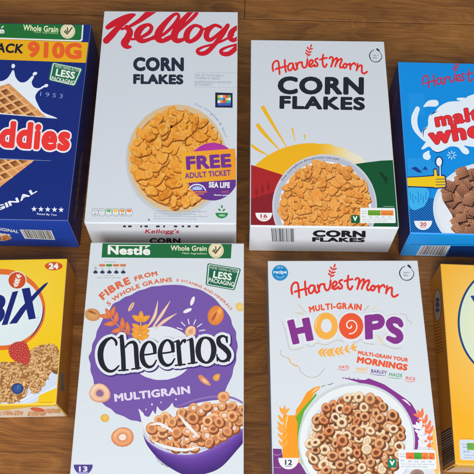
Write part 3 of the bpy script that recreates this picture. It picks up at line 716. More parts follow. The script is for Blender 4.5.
REG = [(-100, 372), (-40, 362), (0, 362), (18, 362), (28, 352), (38, 345.5), (48, 344), (57, 346.5), (59.5, 352), (59, 366), (52, 371), (46, 381), (38, 393), (32, 393), (29, 386), (24, 398), (14, 403), (4, 402), (-30, 404), (-100, 400)]
poly(REG, (150, 98, 54))
begin(fp, 'wheat_flakes', cp); F(0, 0, 1)
flakes(REG, 1.55, 820, ((206, 156, 96), (222, 178, 120), (140, 88, 44), (244, 212, 162)), 31, .44, .5)
begin(fp, 'raspberry', cp); F(0, 325, 4.74)
poly([(40, 118), (50, 96), (74, 82), (104, 78), (122, 84), (136, 110), (142, 150), (136, 182), (112, 184), (72, 170), (48, 150)], (190, 62, 54), True)
rnd = random.Random(4); RB = [(44, 118), (52, 98), (76, 84), (104, 80), (120, 86), (134, 112), (140, 150), (134, 180), (112, 182), (74, 168), (50, 148)]; ps = scatter(RB, 6, 60, rnd, .9); lv = level(1, inner(RB))
for x, y in ps: ell(x, y, 6.6, 6.6, (206, 82, 66), edge=(150, 36, 34), n=9, lv=lv); ell(x - 1.5, y - 2, 2.6, 2.4, (244, 160, 140), edge=(214, 96, 80), n=7, lv=lv + .5)
begin(fp, 'blueberry', cp); ell(83, 302, 29, 26, (62, 92, 150), edge=(36, 56, 110)); ell(90, 292, 9, 8, (110, 136, 180), edge=(60, 90, 146)); ell(92, 292, 4, 3.5, (30, 44, 90))
begin(fp, 'small_print'); text('Serving suggestion', (188, 371), (250, 371), 6, (150, 110, 30), .0)
W[0] = b.endref
ce = begin(b.end, 'end_print'); F(0, 385, 6.77)
poly([(-900, 182), (20, 172), (200, 150), (400, 140), (460, 215), (-900, 230)], (228, 214, 196)) 
for x0, x1, y, s_ in ((20, 150, 192, 3), (190, 300, 196, 4), (310, 400, 178, 5), (-300, 10, 200, 7)): flakes([(x0, y - 14), (x1, y - 16), (x1 + 6, y + 6), (x0, y + 10)], 6, 40, ((212, 160, 110), (226, 180, 130), (170, 110, 70), (238, 206, 166)), s_, .5)
ell(254, 166, 50, 13, (214, 104, 70), edge=(200, 86, 56), rot=8)
W[0] = b.ref
begin(b.right, 'side_print'); F(40, 380, 7.9)
poly([(152, -60), (190, -60), (196, 90), (160, 96)], (150, 130, 110))
for k in range(12): stroke([(162 + k * .4, -50 + k * 12), (184 + k * .5, -50 + k * 12)], (90, 60, 40), 3, smooth=False)
b.finish()

# ================================================================== 6: white multigrain hoops box with the purple disc
b = Box(GEO['B6'], 'cereal_box', 'white box with a big purple disc, black serif lettering and a green top banner', (200, 210, 228), (150, 155, 170), (200, 205, 215), (203, 212, 230))
fp = b.front; PU = (108, 82, 166); OR = (206, 104, 74); WH = (206, 214, 232)
begin(fp, 'purple_disc'); F(0, 0, 1); random.seed(12)
pts = []
for i in range(72):
    t = i / 72 * 2 * math.pi; k = 1 + .010 * math.sin(9 * t) + .008 * math.sin(23 * t + 1) + random.uniform(-.005, .005); pts.append((162.5 + 75 * k * math.cos(t), 353.5 + 69 * k * math.sin(t)))
poly([(165, 285.2), (158, 286), (151, 286.7), (145, 289), (137.7, 291), (131, 295), (125, 297), (119, 301), (113, 304), (109, 311), (103.5, 318), (100, 325), (97, 331), (95.4, 338), (92.4, 344), (91.4, 351), (88.6, 357), (90.4, 364), (90.6, 371), (93, 378), (94.6, 386), (99, 394), (101, 401), (105.5, 406), (111, 409), (116, 413.6), (123, 416), (130.6, 420), (137, 421), (146, 423), (170, 424), (200, 412), (216, 403), (224, 393), (227.4, 385.4), (232, 376), (233.6, 368), (236.2, 361), (236.4, 354), (237.8, 346), (236.2, 338), (236, 332), (232.4, 325), (230.6, 318), (226, 311), (221, 306), (215, 299), (208, 294), (200, 289.6), (191, 287.6), (183, 285.4), (174, 284.8)], (108, 82, 166), True)
ell(161, 353, 33, 27, WH, wob=.006, n=60)
begin(fp, 'whole_grain_banner'); F(75, 237, 5.267)
poly([(146, 20), (826, 34), (821, 113), (140, 108)], (30, 102, 62))
text('Nestle', (172, 92), (396, 96), 46, (220, 226, 232), .045); stroke([(176, 44), (394, 46)], (220, 226, 232), 5, smooth=False); stroke([(372, 56), (386, 46)], (220, 226, 232), 7)
F(155, 237, 4.989)
text('Whole Grain', (78, 68), (258, 70), 26, (214, 216, 196), .025); text('Main Ingredient', (136, 88), (258, 90), 12, (190, 205, 180), .01); tick_ring(305, 67, 38, (222, 212, 186), (70, 62, 44))
begin(fp, 'nutrition_icons'); F(80, 255, 10.53)
ell(163, 130, 33, 34, (180, 190, 205)); ell(163, 130, 28, 29, (206, 214, 226)); text('%', (150, 142), (178, 142), 24, (110, 125, 150), .0)
for i, c_ in enumerate(((206, 130, 90), (86, 150, 80), (206, 130, 90), (206, 130, 90), (206, 130, 90))):
    x = 235 + i * 73
    if i < 4: rrect((x - 34, 95), (x + 32, 95), (x + 32, 122), (x - 34, 122), 8, c_); text(('SUGAR', 'FAT', 'SATS', 'SALT')[i], (x - 22, 114), (x + 22, 114), 11, (80, 60, 60), .0)
    ell(163 + i * 73, 182, 25, 15, (50, 60, 92)); ell(163 + i * 73, 168, 11, 9, (50, 60, 92)); text(('8%', '2%', '7%', '4%', '1%')[i], (150 + i * 73, 150), (176 + i * 73, 150), 13, (70, 76, 110), .0)
text('Per 30g serving', (256, 80), (370, 80), 13, (90, 98, 124), .0); text('% of your', (246, 222), (356, 222), 12, (90, 98, 124), .0); text('reference intake. Per 100g: 1582kJ', (178, 246), (424, 246), 13, (90, 98, 124), .0)
begin(fp, 'packaging_badge'); F(155, 237, 4.989)
lessbadge((262, 130), (430, 158), (397, 267), (252, 240), (26, 96, 76), (196, 214, 214),
  [("WE'RE TAKING ACTION", (274, 158), (412, 180), 14, (206, 216, 214), .0), ('LESS', (288, 204), (380, 218), 36, (220, 228, 228), .035), ('PACKAGING', (266, 224), (392, 248), 22, (220, 228, 228), .02)])
begin(fp, 'fibre_lettering'); F(0, 0, 1)
pathtext('FIBRE', [(103, 301), (109, 295.3), (118, 289.4), (131.5, 283.4)], 7.4, OR, .05); pathtext('FROM', [(135, 281.4), (146, 277.8), (158, 275.6)], 4.6, OR, .045)
pathtext('5 WHOLE GRAINS', [(108.6, 306.6), (116, 300.2), (128, 293), (142, 287.2), (156, 283.6), (172.5, 281.6)], 4.3, OR, .035)
pathtext('8 VITAMINS AND MINERALS', [(176, 281.4), (186, 283), (197, 286.6), (209, 292.4), (221, 300.6), (231, 310.6)], 2.7, OR, .02)
begin(fp, 'grain_picture'); F(75, 295, 5.267)
ell(92, 104, 42, 33, (206, 160, 112), rot=12, edge=(190, 132, 82)); leaf(92, 92, 24, 6, 22, (150, 90, 50)); ell(296, 62, 10, 28, (226, 200, 180), rot=32, edge=(200, 160, 136)); stroke([(290, 74), (304, 50)], (160, 110, 96), 3)
ear([(290, 205), (250, 180), (205, 140), (176, 96)], 4, 30, 13, (216, 130, 84), (196, 100, 66), 52, 5)
ear([(340, 240), (345, 190), (348, 110)], 4, 27, 14, (228, 164, 62), (214, 140, 52), 58, 5)
F(155, 295, 4.989)
for P in ([(-30, 150), (0, 100), (14, 30)], [(-10, 160), (35, 95), (76, 30)], [(5, 165), (50, 128), (108, 92)]): stroke([P[0] + (8,), P[1] + (16,), P[2] + (2,)], (214, 176, 160)); stroke([P[0] + (2,), P[1] + (5,), P[2] + (1,)], (240, 216, 200))
ell(187, 30, 9, 24, (222, 220, 236), rot=20); ell(162, 78, 9, 23, (222, 220, 236), rot=66)
ell(303, 102, 40, 50, (226, 150, 80), rot=16, edge=(204, 116, 60)); leaf(296, 106, 26, 7, -62, (170, 90, 50)); ell(322, 82, 12, 16, (240, 180, 112), edge=(224, 148, 80))
ell(424, 58, 22, 20, (226, 196, 120), wob=.22, n=12, edge=(212, 180, 110))
for a in range(-160, 21, 30):
    r = math.radians(a); stroke([(178 + 44 * math.cos(r), 186 + 42 * math.sin(r)), (178 + 72 * math.cos(r), 186 + 66 * math.sin(r))], (224, 222, 238), 4.5, smooth=False)
leaf(240, 420, 30, 12, 40, (214, 160, 110), (190, 120, 80)); F(155, 375, 4.789); leaf(240, 30, 34, 13, 38, (220, 170, 130), (196, 128, 92)); leaf(240, 30, 16, 4, 38, (240, 205, 170)); leaf(296, 10, 20, 15, -50, (224, 166, 92), (206, 140, 66))
F(70, 375, 4.789); ell(167, 206, 21, 19, (226, 186, 96), edge=(206, 160, 74), wob=.05)
begin(fp, 'cereal_hoop'); rnd = random.Random(3)
ring(143, 88, 51, (220, 178, 156), (178, 124, 100), (240, 212, 196), (130, 100, 150), LVR(), rnd, .92, .34)
begin(fp, 'cereal_hoop'); ring(252, 298, 55, (214, 146, 106), (176, 104, 70), (236, 186, 150), (222, 206, 206), LVR(), rnd, .84, .34)
begin(fp, 'cereal_hoop'); F(155, 295, 4.989); ring(178, 183, 30, (226, 178, 140), (180, 120, 84), (240, 212, 190), (210, 150, 110), LVR(), rnd, .9, .3)
begin(fp, 'title_lettering')
SE = [(94, 330, [[(150, 66, 12), (178, 84, 17), (192, 108, 18), (192, 130, 12)], [(152, 66, 12), (104, 92, 30), (66, 150, 44), (56, 225, 46), (74, 300, 40), (118, 350, 26), (168, 352, 16), (214, 310, 9)],
    [(238, 58, 30), (246, 150, 35), (252, 240, 35), (256, 338, 35)], [(212, 68, 7), (248, 50, 10)], [(268, 150, 9), (298, 116, 14), (338, 106, 24), (360, 140, 34), (366, 230, 35), (374, 324, 35)], [(214, 350, 9), (294, 344, 9)], [(326, 338, 9), (402, 328, 9)]]),
  (138, 330, [[(42, 216, 10), (100, 210, 10), (156, 198, 10)], [(146, 196, 24), (138, 136, 30), (98, 102, 15), (56, 134, 28), (34, 206, 36), (48, 280, 36), (88, 318, 24), (130, 308, 14), (158, 262, 8)],
    [(198, 202, 10), (256, 196, 10), (312, 184, 10)], [(302, 182, 24), (294, 122, 30), (254, 88, 15), (212, 120, 28), (190, 192, 36), (204, 266, 36), (244, 304, 24), (286, 294, 14), (316, 248, 8)],
    [(346, 104, 32), (354, 200, 34), (362, 294, 34)], [(308, 106, 7), (350, 90, 10)], [(366, 128, 9), (384, 96, 16), (406, 90, 20), (402, 106, 12)], [(322, 306, 9), (406, 297, 9)]]),
  (180, 328, [[(98, 106, 32), (106, 200, 34), (112, 294, 34)], [(64, 108, 7), (104, 90, 10)], [(72, 308, 9), (146, 298, 9)], 'o',
    [(404, 112, 14), (396, 82, 14), (364, 70, 16), (332, 94, 30), (340, 140, 38), (384, 176, 42), (420, 220, 38), (418, 262, 30), (384, 286, 18), (346, 282, 15), (324, 254, 12)], [(406, 76, 7), (406, 124, 9)], [(318, 230, 7), (322, 284, 8)]])]
O_ = [(218, 84, 15), (176, 112, 32), (156, 188, 42), (174, 266, 34), (228, 300, 15), (274, 264, 34), (292, 186, 42), (270, 110, 32)]
LV6 = level(14, inner([(94 * 0 + 0, 0)]) if False else [fp.uv((94, 332)), fp.uv((236, 382))])
for grow, c_, l_ in ((56, (62, 42, 112), 0), (46, WH, 4), (0, (30, 30, 44), 9)):
    off = 7 if grow == 56 else 0; n_ = 0
    for x0, y0, st in SE:
        F(x0, y0, 8.62)
        for s_ in st:
            closed = s_ == 'o'; P = O_ if closed else s_; n_ += 1
            stroke([(x + off, y + off, w_ + 5 + grow) for x, y, w_ in P], c_, closed=closed, lv=l_ + LV6 + (n_ % 5) * .22)
    if grow == 46:
        F(94, 330, 8.62); ell(140, 215, 84, 128, WH, lv=LV6 + l_ + 4.4); ell(310, 220, 60, 110, WH, lv=LV6 + l_ + 4.5); F(138, 330, 8.62); ell(94, 212, 50, 100, WH, lv=LV6 + l_ + 4.6); ell(250, 196, 50, 100, WH, lv=LV6 + l_ + 4.7)
        F(180, 328, 8.62); ell(224, 192, 70, 110, WH, lv=LV6 + l_ + 4.4); ell(366, 180, 50, 90, WH, lv=LV6 + l_ + 4.5); ell(40, 190, 60, 110, WH, lv=LV6 + l_ + 4.6)
F(180, 328, 8.62); ell(424, 284, 6, 6, (30, 30, 44))
begin(fp, 'variety_lettering'); F(70, 345, 2.633); text('MULTIGRAIN', (118, 150), (317, 128), 21, (206, 200, 232), .045)
begin(fp, 'servings_badge'); F(70, 375, 4.789); bowlbadge(18, 109, 430, 48, (74, 60, 140), '13', (216, 220, 236), (40, 25), (150, 146, 206))
bp = begin(fp, 'bowl_picture'); F(0, 0, 1)
stroke([(176, 407, 1), (195, 400, 2), (215, 396.5, 2.4), (234, 398.5, 2), (250, 408, 1.4)], (130, 104, 180))
poly([(138.6, 409), (141.5, 412), (145.4, 416), (149, 416.6), (151.4, 413), (153, 410.6), (155.4, 414), (156.4, 410.5), (157.2, 406.4), (159.8, 409.6), (163, 411), (168, 408), (171, 404.6), (172.4, 403), (174.4, 407), (180, 408), (190, 406), (200, 402.5), (220, 400), (240, 403), (252, 410), (254, 430), (238, 436), (217, 449), (197, 457), (176, 457), (155, 450), (144, 440), (142.6, 430), (141, 419), (139.6, 413)], (208, 214, 230), True)
strip([(142, 420), (146, 432), (156, 441), (172, 447), (190, 448), (210, 442)], [(143.6, 435.5), (150, 443), (160, 449), (173, 453.4), (191, 454), (212, 447)], ((210, 216, 232), (190, 196, 218), (172, 176, 206)))
for x, y, r_ in ((152, 404.5, .8), (161, 402.5, .6), (146, 409.5, .6), (176, 399.5, .7)): ell(x, y, r_, r_ * 1.3, (216, 220, 234))
strip([(143.4, 435), (148, 441.5), (158, 448.4), (170, 453), (184, 454.8), (198, 453.2), (214, 446.6), (228, 438), (240, 430), (252, 423)],
      [(143.6, 436.5), (146, 443), (151, 450.5), (160, 460.5), (172, 469), (185, 475), (200, 475), (220, 468), (238, 449), (252, 432)], ((124, 92, 184), (98, 64, 160), (86, 52, 146), (72, 42, 128), (60, 34, 112)))
begin(fp, 'cereal_pieces', bp); F(0, 0, 1)
REG = [(149, 436), (152, 425), (160, 418), (176, 415), (188, 408), (205, 404), (225, 404), (243, 408), (250, 420), (238, 428), (224, 436), (210, 444), (196, 448), (178, 449), (160, 443)]
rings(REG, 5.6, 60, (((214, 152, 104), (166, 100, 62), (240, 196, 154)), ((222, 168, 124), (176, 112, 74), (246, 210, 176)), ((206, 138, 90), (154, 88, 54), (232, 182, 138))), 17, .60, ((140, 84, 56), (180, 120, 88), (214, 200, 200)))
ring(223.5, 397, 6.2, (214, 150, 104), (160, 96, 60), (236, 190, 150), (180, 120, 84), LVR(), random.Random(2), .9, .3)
for P in ([(150, 425, .6), (160, 424, 3), (172, 431, 2)], [(178, 414, .5), (188, 426, 3.4), (199, 437, 1)], [(152, 441, 1), (166, 447, 3), (184, 450, 3), (200, 447, 1)], [(143, 414, 1.6), (139, 409.5, 1)]): stroke(P, (216, 220, 234))
begin(fp, 'small_print'); F(0, 0, 1); pathtext('Serving suggestion', [(155, 457), (160, 463), (168, 468)], 1.6, (130, 136, 160), .0)
b.finish()
# ================================================================== 7: white hoops box
b = Box(GEO['B7'], 'cereal_box', 'white hoops box with fat purple and orange letters above a bowl of rings', (190, 198, 212), (150, 150, 160), (190, 195, 205), (192, 200, 214))
fp = b.front; OR = (206, 78, 46); PU = (118, 46, 130); YE = (220, 162, 72); WH = (196, 202, 216)
begin(fp, 'recipe_badge'); F(262, 255, 5.711)
ell(103, 102, 46, 45, (24, 118, 184)); ell(103, 102, 41, 40, (70, 150, 200)); ell(103, 102, 39, 38, (24, 118, 184)); text('recipe', (66, 112), (140, 112), 24, (205, 218, 232), .03); pathtext('NEW', [(88, 80), (103, 74), (118, 80)], 9, (190, 210, 228), 0); pathtext('improved', [(78, 122), (103, 134), (128, 122)], 8, (190, 210, 228), 0)
begin(fp, 'fibre_icon'); F(340, 255, 5.576); leafring(372, 102, 40, (46, 52, 82))
begin(fp, 'brand_lettering'); handwriting(290.7, 290.3, 1.0, (198, 48, 40), 2.1)
begin(fp, 'multigrain_lettering'); F(0, 0, 1); pathtext('MULTI-GRAIN', [(309.4, 312.8), (322, 310.4), (336, 309.2), (349, 309.4), (361.6, 310.6)], 6.2, OR, .05)
GR = (150, 156, 158); F(262, 255, 5.711); stroke([(203, 280, 5), (252, 330, 4)], (190, 174, 130)); stroke([(190, 328, 3), (236, 336, 6)], (190, 174, 130)); F(340, 255, 5.576); stroke([(160, 283), (136, 310)], GR, 4); stroke([(166, 306, 4), (200, 294, 8)], (206, 190, 150))
begin(fp, 'title_flourish'); F(265, 305, 5.576)
for P in ([(94, 92), (110, 130), (124, 190), (138, 244), (175, 248), (214, 236)], [(228, 222), (262, 232), (290, 212), (340, 222), (400, 196), (440, 206)], [(88, 252), (88, 276), (112, 292), (134, 300), (148, 326), (186, 344), (202, 376), (246, 402), (296, 396), (334, 350)]): stroke(P, (168, 168, 160), 4)
stroke([(132, 300), (150, 328), (186, 344)], (224, 160, 90), 5); stroke([(284, 150, 3), (276, 110, 6), (300, 70, 4)], (214, 196, 150))
begin(fp, 'title_flourish'); F(345, 305, 5.576)
for P in ([(308, 48), (340, 56), (348, 84), (372, 96), (368, 108)], [(0, 190), (60, 208), (90, 192), (110, 212), (160, 220)], [(214, 218), (262, 240), (312, 242)]): stroke(P, (168, 168, 160), 4)
stroke([(178, 168, 4), (196, 190, 8), (212, 222, 4)], (214, 180, 110))
begin(fp, 'title_lettering'); F(265, 305, 5.576)
for grow, off in ((14, 0), (0, 0)):
    k = WH if grow else None
    F(265, 305, 5.576); g = grow
    rrect((122 - g, 88 - g), (160 + g, 78 - g), (194 + g, 214 + g), (155 - g, 222 + g), 6, k or PU); rrect((204 - g, 76 - g), (246 + g, 68 - g), (273 + g, 196 + g), (232 - g, 204 + g), 6, k or PU)
    stroke([(150, 152, 36 + 2 * g), (246, 132, 36 + 2 * g)], k or PU, cap=False)
    ell(340, 118, 66 + g, 75 + g, k or YE, n=40); F(345, 305, 5.576)
    ell(34, 118, 68 + g, 73 + g, k or OR, n=40)
    rrect((108 - g, 58 - g), (150 + g, 52 - g), (156 + g, 190 + g), (112 - g, 194 + g), 6, k or PU); stroke([(146, 74, 38 + 2 * g), (188, 70, 38 + 2 * g), (204, 92, 36 + 2 * g), (190, 116, 36 + 2 * g), (150, 124, 34 + 2 * g)], k or PU, cap=False)
    stroke([(312, 112, 28 + 2 * g), (300, 92, 36 + 2 * g), (268, 84, 38 + 2 * g), (246, 104, 38 + 2 * g), (262, 134, 38 + 2 * g), (296, 156, 40 + 2 * g), (306, 184, 38 + 2 * g), (280, 200, 36 + 2 * g), (242, 186, 28 + 2 * g)], k or PU)
F(265, 305, 5.576); ell(342, 116, 30, 38, WH, n=30); stroke([(285, 130, 2), (286, 96, 6), (304, 62, 3)], (240, 214, 160))
F(345, 305, 5.576); stroke([(30 + (5 + 4.9 * t) * math.cos(t), 116 + (5 + 5.1 * t) * math.sin(t)) for t in [i * .5 for i in range(0, 17)]], (226, 216, 216), 6.5)
rnd = random.Random(1)
for _ in range(60):
    x, y = rnd.choice([(rnd.uniform(112, 150), rnd.uniform(60, 188)), (rnd.uniform(245, 320), rnd.uniform(90, 200))]); 
begin(fp, 'wheat_picture'); F(265, 305, 5.576); ear([(296, 262), (350, 266), (420, 256), (500, 236)], 8, 17, 6, YE, None, 44, 4)
begin(fp, 'slogan_lettering'); F(355, 345, 6.32)
text('MULTI-GRAIN YOUR', (17, 60), (334, 108), 25, OR, .05); text('MORNINGS', (10, 112), (328, 164), 42, OR, .06)
begin(fp, 'grain_lettering')
def gw(s, a, b_, h, c_):
    text(s, a, b_, h, c_, .02); stroke([(a[0] - 8, a[1] + h * .38, 1.5), ((a[0] + b_[0]) / 2, (a[1] + b_[1]) / 2 + h * .5, 3.5), (b_[0] - 2, b_[1] + h * .38, 1.5)], c_)
gw('WHEAT', (4, 162), (82, 164), 20, (222, 168, 80)); gw('BARLEY', (100, 174), (200, 186), 22, (96, 60, 134)); gw('MAIZE', (214, 196), (298, 204), 21, (58, 142, 104)); gw('RICE', (320, 218), (380, 226), 21, (206, 74, 74))
F(290, 360, 6.32); gw('OATS', (308, 54), (372, 54), 19, (206, 60, 60))
begin(fp, 'harvest_picture'); F(262, 380, 5.045)
poly([(30, 350), (60, 346), (98, 348), (106, 395), (190, 415), (225, 474), (240, 560), (30, 560)], (104, 50, 118))
stroke([(52, 370, 3), (74, 380, 5), (96, 372, 3)], (150, 110, 160)); text('harvest', (52, 444), (96, 444), 6, (170, 140, 180), 0)
poly([(104, 400), (102, 280), (110, 210), (104, 140), (118, 172), (130, 178), (168, 178), (172, 150), (198, 112), (226, 62), (262, 38), (292, 30), (290, 44), (262, 70), (240, 110), (206, 150), (190, 200), (184, 300), (190, 420)], (214, 138, 34))
poly([(170, 190), (206, 142), (240, 104), (272, 66), (276, 78), (250, 110), (214, 158), (198, 210), (192, 300), (200, 380), (224, 450), (200, 420), (184, 360), (178, 280), (180, 220)], (92, 152, 48))
ear([(112, 345), (106, 280), (104, 220), (112, 150)], 6, 21, 8, (214, 150, 62), None, 36, 3)
stroke([(118, 240, 2), (126, 200, 6), (134, 170, 3)], (226, 196, 150)); stroke([(250, 66, 2), (270, 48, 6), (286, 38, 2)], (216, 200, 170)); stroke([(300, 34, 4), (320, 26, 3)], (120, 120, 80))
stroke([(330, 24, 2), (344, 22, 4), (360, 14, 2)], (90, 96, 120)); 
F(345, 380, 4.989)
poly([(-20, -14), (60, -2), (100, 0), (118, -8), (150, 4), (196, 22), (250, 58), (300, 92), (330, 116), (352, 150), (368, 190), (374, 260), (362, 345), (330, 360), (300, 200), (200, 70), (60, 10)], PU)
F(345, 305, 5.576)
for x, y in ((0, 408), (16, 412), (34, 404), (60, 410), (84, 412)): ell(x - 10, y, 4, 3, (110, 90, 150))
F(345, 380, 4.989); stroke([(285, 96, 2), (304, 106, 9), (326, 128, 3)], (216, 210, 226))
ear([(420, 345), (424, 280), (404, 220), (372, 168)], 6, 22, 8, (214, 108, 70), None, 38, 4)
ear([(384, 345), (390, 300), (380, 262), (364, 226)], 4, 20, 9, (206, 208, 222), None, 40, 4)
poly([(440, 250), (470, 230), (480, 420), (452, 470), (440, 340)], (222, 178, 90), True); ear([(450, 460), (456, 400), (452, 320)], 4, 20, 8, (216, 168, 84), None, 38, 3)
bp = begin(fp, 'bowl_picture'); F(0, 0, 1)
ell(356.5, 441, 58.5, 58, (196, 204, 214), edge=(176, 186, 198), n=64); ell(356.5, 441.5, 56.6, 56, (186, 194, 206), edge=(204, 210, 220), n=60); ell(356, 442, 50, 49, (170, 176, 190), edge=(190, 198, 210), n=50)
begin(fp, 'cereal_hoops', bp); F(0, 0, 1)
CR = ((210, 190, 160), (146, 112, 82), (236, 224, 202)); BR = ((190, 136, 94), (122, 76, 48), (224, 180, 140)); OG = ((188, 118, 74), (118, 64, 38), (222, 162, 118))
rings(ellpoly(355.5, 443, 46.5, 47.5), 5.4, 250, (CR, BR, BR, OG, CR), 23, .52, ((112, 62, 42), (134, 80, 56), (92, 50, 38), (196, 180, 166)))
begin(fp, 'bowl_rim_lettering')
begin(fp, 'servings_badge'); F(262, 380, 5.045); bowlbadge(82, 186, 393, 58, (206, 208, 218), '12', (50, 44, 84), (36, 26))
begin(fp, 'vegetarian_mark'); F(345, 380, 4.989); poly([(212, 394), (256, 395), (257, 437), (213, 436)], (22, 112, 90)); text('V', (222, 426), (248, 426), 24, (214, 224, 222), .06)
begin(fp, 'nutrition_label'); nutrition([(265, 346), (450, 348), (458, 446), (270, 442)], ((.2, .42, (210, 98, 52)), (.42, .62, (60, 148, 50)), (.62, .8, (210, 112, 52)), (.81, .97, (210, 112, 52))), (204, 210, 222), 10)
ell(360, 480, 38, 34, (90, 84, 90), a0=180, a1=360, edge=(150, 120, 110))
b.finish()

# ================================================================== 8: golden wheat biscuit box at the right edge
b = Box(GEO['B8'], 'cereal_box', 'golden yellow box cut off by the right edge, showing a cream oval ringed in navy', (232, 166, 34), (190, 122, 34), (240, 186, 76), (206, 208, 210), (226, 224, 222))
fp = b.front; NV = (30, 66, 110)
begin(fp, 'front_glow_print'); F(0, 0, 1)
ell(497, 326, 74, 104, (240, 200, 116), edge=(232, 166, 34), n=60)
begin(fp, 'logo_oval'); ell(500, 322, 42.4, 53.5, NV, n=70); ell(500.6, 322, 40.9, 51.8, (226, 222, 170), edge=(206, 212, 186), n=70)
begin(fp, 'title_lettering'); F(425, 255, 5.267); text('Wheat', (240, 268), (560, 268), 54, (30, 70, 130), .05); text('bisks', (300, 420), (560, 420), 70, (30, 70, 130), .05)
begin(fp, 'nutrition_label'); F(414, 434, 7.9)
text('Per 2 biscuits', (380, 38), (470, 40), 9, (170, 110, 30), 0)
nutrition([(356, 44), (900, 50), (910, 212), (366, 206)], ((.11, .3, (104, 160, 50)), (.3, .5, (104, 160, 50)), (.5, .7, (214, 140, 50)), (.7, .9, (104, 160, 50))), (196, 204, 214), 18)
W[0] = b.endref
begin(b.end, 'end_flap_print'); F(414, 434, 7.9); poly([(300, 268), (700, 262), (700, 300), (250, 300)], (222, 190, 160)); poly([(232, 288), (310, 258), (330, 256), (262, 292)], (70, 46, 24))
W[0] = b.ref
begin(b.left, 'side_oval'); F(425, 255, 5.267)
pts = [(66 + 21 * math.cos(t * .2618), 266 + 88 * math.sin(t * .2618)) for t in range(24)]; poly(pts, (52, 56, 84)); poly([(66 + (x - 66) * .86, 266 + (y - 266) * .94) for x, y in pts], (170, 160, 140))
for a, c_ in ((236, 12), (262, 14), (290, 12)): ell(66, a, 11, c_, (60, 64, 110))
begin(b.left, 'side_print')
for k in range(10): stroke([(48 + k * 2.3, 372 + k * 16), (80 + k * 2.0, 360 + k * 16)], (96, 60, 26), 3.2, smooth=False)
begin(b.left, 'barcode'); F(430, 385, 5.32)
poly([(42, 262), (112, 222), (134, 400), (68, 446)], (150, 140, 130)); rnd = random.Random(6)
for k in range(13):
    t = k / 13; stroke([(44 + 25 * t, 266 + 178 * t), (113 + 20 * t, 228 + 172 * t)], (40, 32, 34), rnd.choice((5, 7, 9)), smooth=False, cap=False)
b.finish()
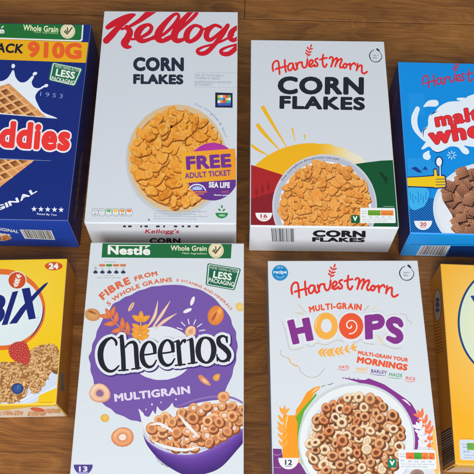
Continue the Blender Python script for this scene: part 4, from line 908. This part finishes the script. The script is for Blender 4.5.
# ================================================================== the wooden floor
def wood():
    m, nt, b = nodes('oak_boards'); L = nt.links.new
    tc = N(nt, 'ShaderNodeTexCoord')
    mp = N(nt, 'ShaderNodeMapping'); mp.inputs['Rotation'].default_value = (0, 0, math.radians(1.6)); L(tc.outputs['Object'], mp.inputs['Vector'])
    def stretch(sx, sy):
        k = N(nt, 'ShaderNodeMapping'); k.inputs['Scale'].default_value = (sx, sy, 1); L(mp.outputs[0], k.inputs['Vector']); return k
    # slow warp that bends the grain
    wn = N(nt, 'ShaderNodeTexNoise', _Scale=1.0, _Detail=3.0, _Roughness=.5); L(stretch(3.2, 9).outputs[0], wn.inputs['Vector'])
    sx = N(nt, 'ShaderNodeSeparateXYZ'); L(mp.outputs[0], sx.inputs[0])
    ad = N(nt, 'ShaderNodeMath', operation='MULTIPLY_ADD'); L(wn.outputs['Fac'], ad.inputs[0]); ad.inputs[1].default_value = .26; L(sx.outputs['Y'], ad.inputs[2])
    cb = N(nt, 'ShaderNodeCombineXYZ'); L(ad.outputs[0], cb.inputs['Y'])
    mx_ = N(nt, 'ShaderNodeMath', operation='MULTIPLY'); L(sx.outputs['X'], mx_.inputs[0]); mx_.inputs[1].default_value = .05; L(mx_.outputs[0], cb.inputs['X'])
    gr = N(nt, 'ShaderNodeTexNoise', _Scale=70.0, _Detail=6.0, _Roughness=.68); L(cb.outputs[0], gr.inputs['Vector'])
    fi = N(nt, 'ShaderNodeTexNoise', _Scale=1.0, _Detail=4.0, _Roughness=.7); L(stretch(14, 420).outputs[0], fi.inputs['Vector'])
    bl = N(nt, 'ShaderNodeTexNoise', _Scale=1.0, _Detail=2.0); L(stretch(4, 11).outputs[0], bl.inputs['Vector'])
    a1 = N(nt, 'ShaderNodeMath', operation='MULTIPLY_ADD'); L(fi.outputs['Fac'], a1.inputs[0]); a1.inputs[1].default_value = .75; L(gr.outputs['Fac'], a1.inputs[2])
    a2 = N(nt, 'ShaderNodeMath', operation='MULTIPLY_ADD'); L(bl.outputs['Fac'], a2.inputs[0]); a2.inputs[1].default_value = .5; L(a1.outputs[0], a2.inputs[2])
    cr_ = N(nt, 'ShaderNodeValToRGB'); L(a2.outputs[0], cr_.inputs[0]); e = cr_.color_ramp.elements
    e[0].position = .78; e[0].color = (*lin((66, 38, 18)), 1); e[1].position = 1.26; e[1].color = (*lin((150, 102, 58)), 1)
    cr_.color_ramp.elements.new(.98).color = (*lin((112, 70, 34)), 1)
    # ramp input is clamped to 1: rescale
    mr = N(nt, 'ShaderNodeMapRange'); mr.inputs['From Min'].default_value = .74; mr.inputs['From Max'].default_value = 1.52; L(a2.outputs[0], mr.inputs['Value']); L(mr.outputs[0], cr_.inputs[0])
    e = cr_.color_ramp.elements; e[0].position = .1; e[1].position = .5; e[2].position = .95
    e[0].color = (*lin((90, 50, 18)), 1); e[1].color = (*lin((142, 88, 36)), 1); e[2].color = (*lin((184, 124, 58)), 1)
    po = N(nt, 'ShaderNodeTexNoise', _Scale=1.0, _Detail=2.0, _Roughness=.5); L(stretch(38, 900).outputs[0], po.inputs['Vector'])
    pr = N(nt, 'ShaderNodeMapRange'); pr.inputs['From Min'].default_value = .60; pr.inputs['From Max'].default_value = .72; pr.inputs['To Min'].default_value = 1; pr.inputs['To Max'].default_value = .62; L(po.outputs['Fac'], pr.inputs['Value'])
    sc_ = N(nt, 'ShaderNodeVectorMath', operation='SCALE'); L(cr_.outputs[0], sc_.inputs[0]); L(pr.outputs[0], sc_.inputs['Scale'])
    L(sc_.outputs[0], b.inputs['Base Color'])
    b.inputs['Roughness'].default_value = .38; b.inputs['Specular IOR Level'].default_value = .5
    bp = N(nt, 'ShaderNodeBump', _Strength=.25, _Distance=.001); L(a1.outputs[0], bp.inputs['Height']); L(bp.outputs[0], b.inputs['Normal'])
    rr = N(nt, 'ShaderNodeMapRange'); rr.inputs['To Min'].default_value = .30; rr.inputs['To Max'].default_value = .52; L(fi.outputs['Fac'], rr.inputs['Value']); L(rr.outputs[0], b.inputs['Roughness'])
    return m
WOOD = wood()
def floor_pt(x, y):
    d = ray(x, y); t = -CAM.z / d.z; return CAM + d * t
p0, p1 = floor_pt(0, 12.6), floor_pt(474, 24.4); ang = math.atan2(p1.y - p0.y, p1.x - p0.x); mid = (p0 + p1) / 2
bm = bmesh.new(); gap = .0020; ZT = 0.0
def board(x0, x1, y0, y1):
    r = bmesh.ops.create_cube(bm, size=1)['verts']
    for v in r: v.co = Vector(((v.co.x + .5) * (x1 - x0) + x0, (v.co.y + .5) * (y1 - y0) + y0, (v.co.z - .5) * .02))
jx = (floor_pt(244.5, 8) - mid).x
board(-2.5, jx - gap * .2, gap / 2, .5); board(jx + gap * .2, 2.5, gap / 2, .5); board(-2.5, 2.5, -1.9, -gap / 2); board(-2.5, 2.5, .5 + gap, 1.0); board(-2.5, 2.5, -2.9, -1.9 - gap)
es = [e for e in bm.edges if all(abs(v.co.z) < 1e-6 for v in e.verts)]
bmesh.ops.bevel(bm, geom=es, offset=.0003, segments=1, affect='EDGES')
r = bmesh.ops.create_cube(bm, size=1)['verts']
for v in r: v.co = Vector((v.co.x * 4.96, (v.co.y - .5) * 3.8 + .95, v.co.z * .01 - .022))
me = bpy.data.meshes.new('floor'); bm.to_mesh(me); bm.free(); me.materials.append(WOOD)
fl = bpy.data.objects.new('floor', me); COL.objects.link(fl); fl.location = (mid.x, mid.y, 0); fl.rotation_euler = (0, 0, ang); fl['kind'] = 'structure'

# ================================================================== light: one big soft window on the photographer's side, dim room
w = bpy.data.worlds.new('World'); S.world = w; w.use_nodes = True
w.node_tree.nodes['Background'].inputs[0].default_value = (.80, .90, 1.0, 1); w.node_tree.nodes['Background'].inputs[1].default_value = .25
def area(name, loc, target, sx, sy, power, col):
    l = bpy.data.lights.new(name, 'AREA'); l.shape = 'RECTANGLE'; l.size = sx; l.size_y = sy; l.energy = power; l.color = col
    o = bpy.data.objects.new(name, l); COL.objects.link(o); o.location = loc
    o.rotation_euler = (Vector(target) - Vector(loc)).to_track_quat('-Z', 'Y').to_euler()
area('window_light', (.1, -1.35, 2.15), (0, .5, 0), 1.9, 1.3, 93, (.90, .95, 1.0))
S.view_settings.view_transform = 'Standard'; S.view_settings.look = 'None'; S.view_settings.exposure = 0; S.view_settings.gamma = 1
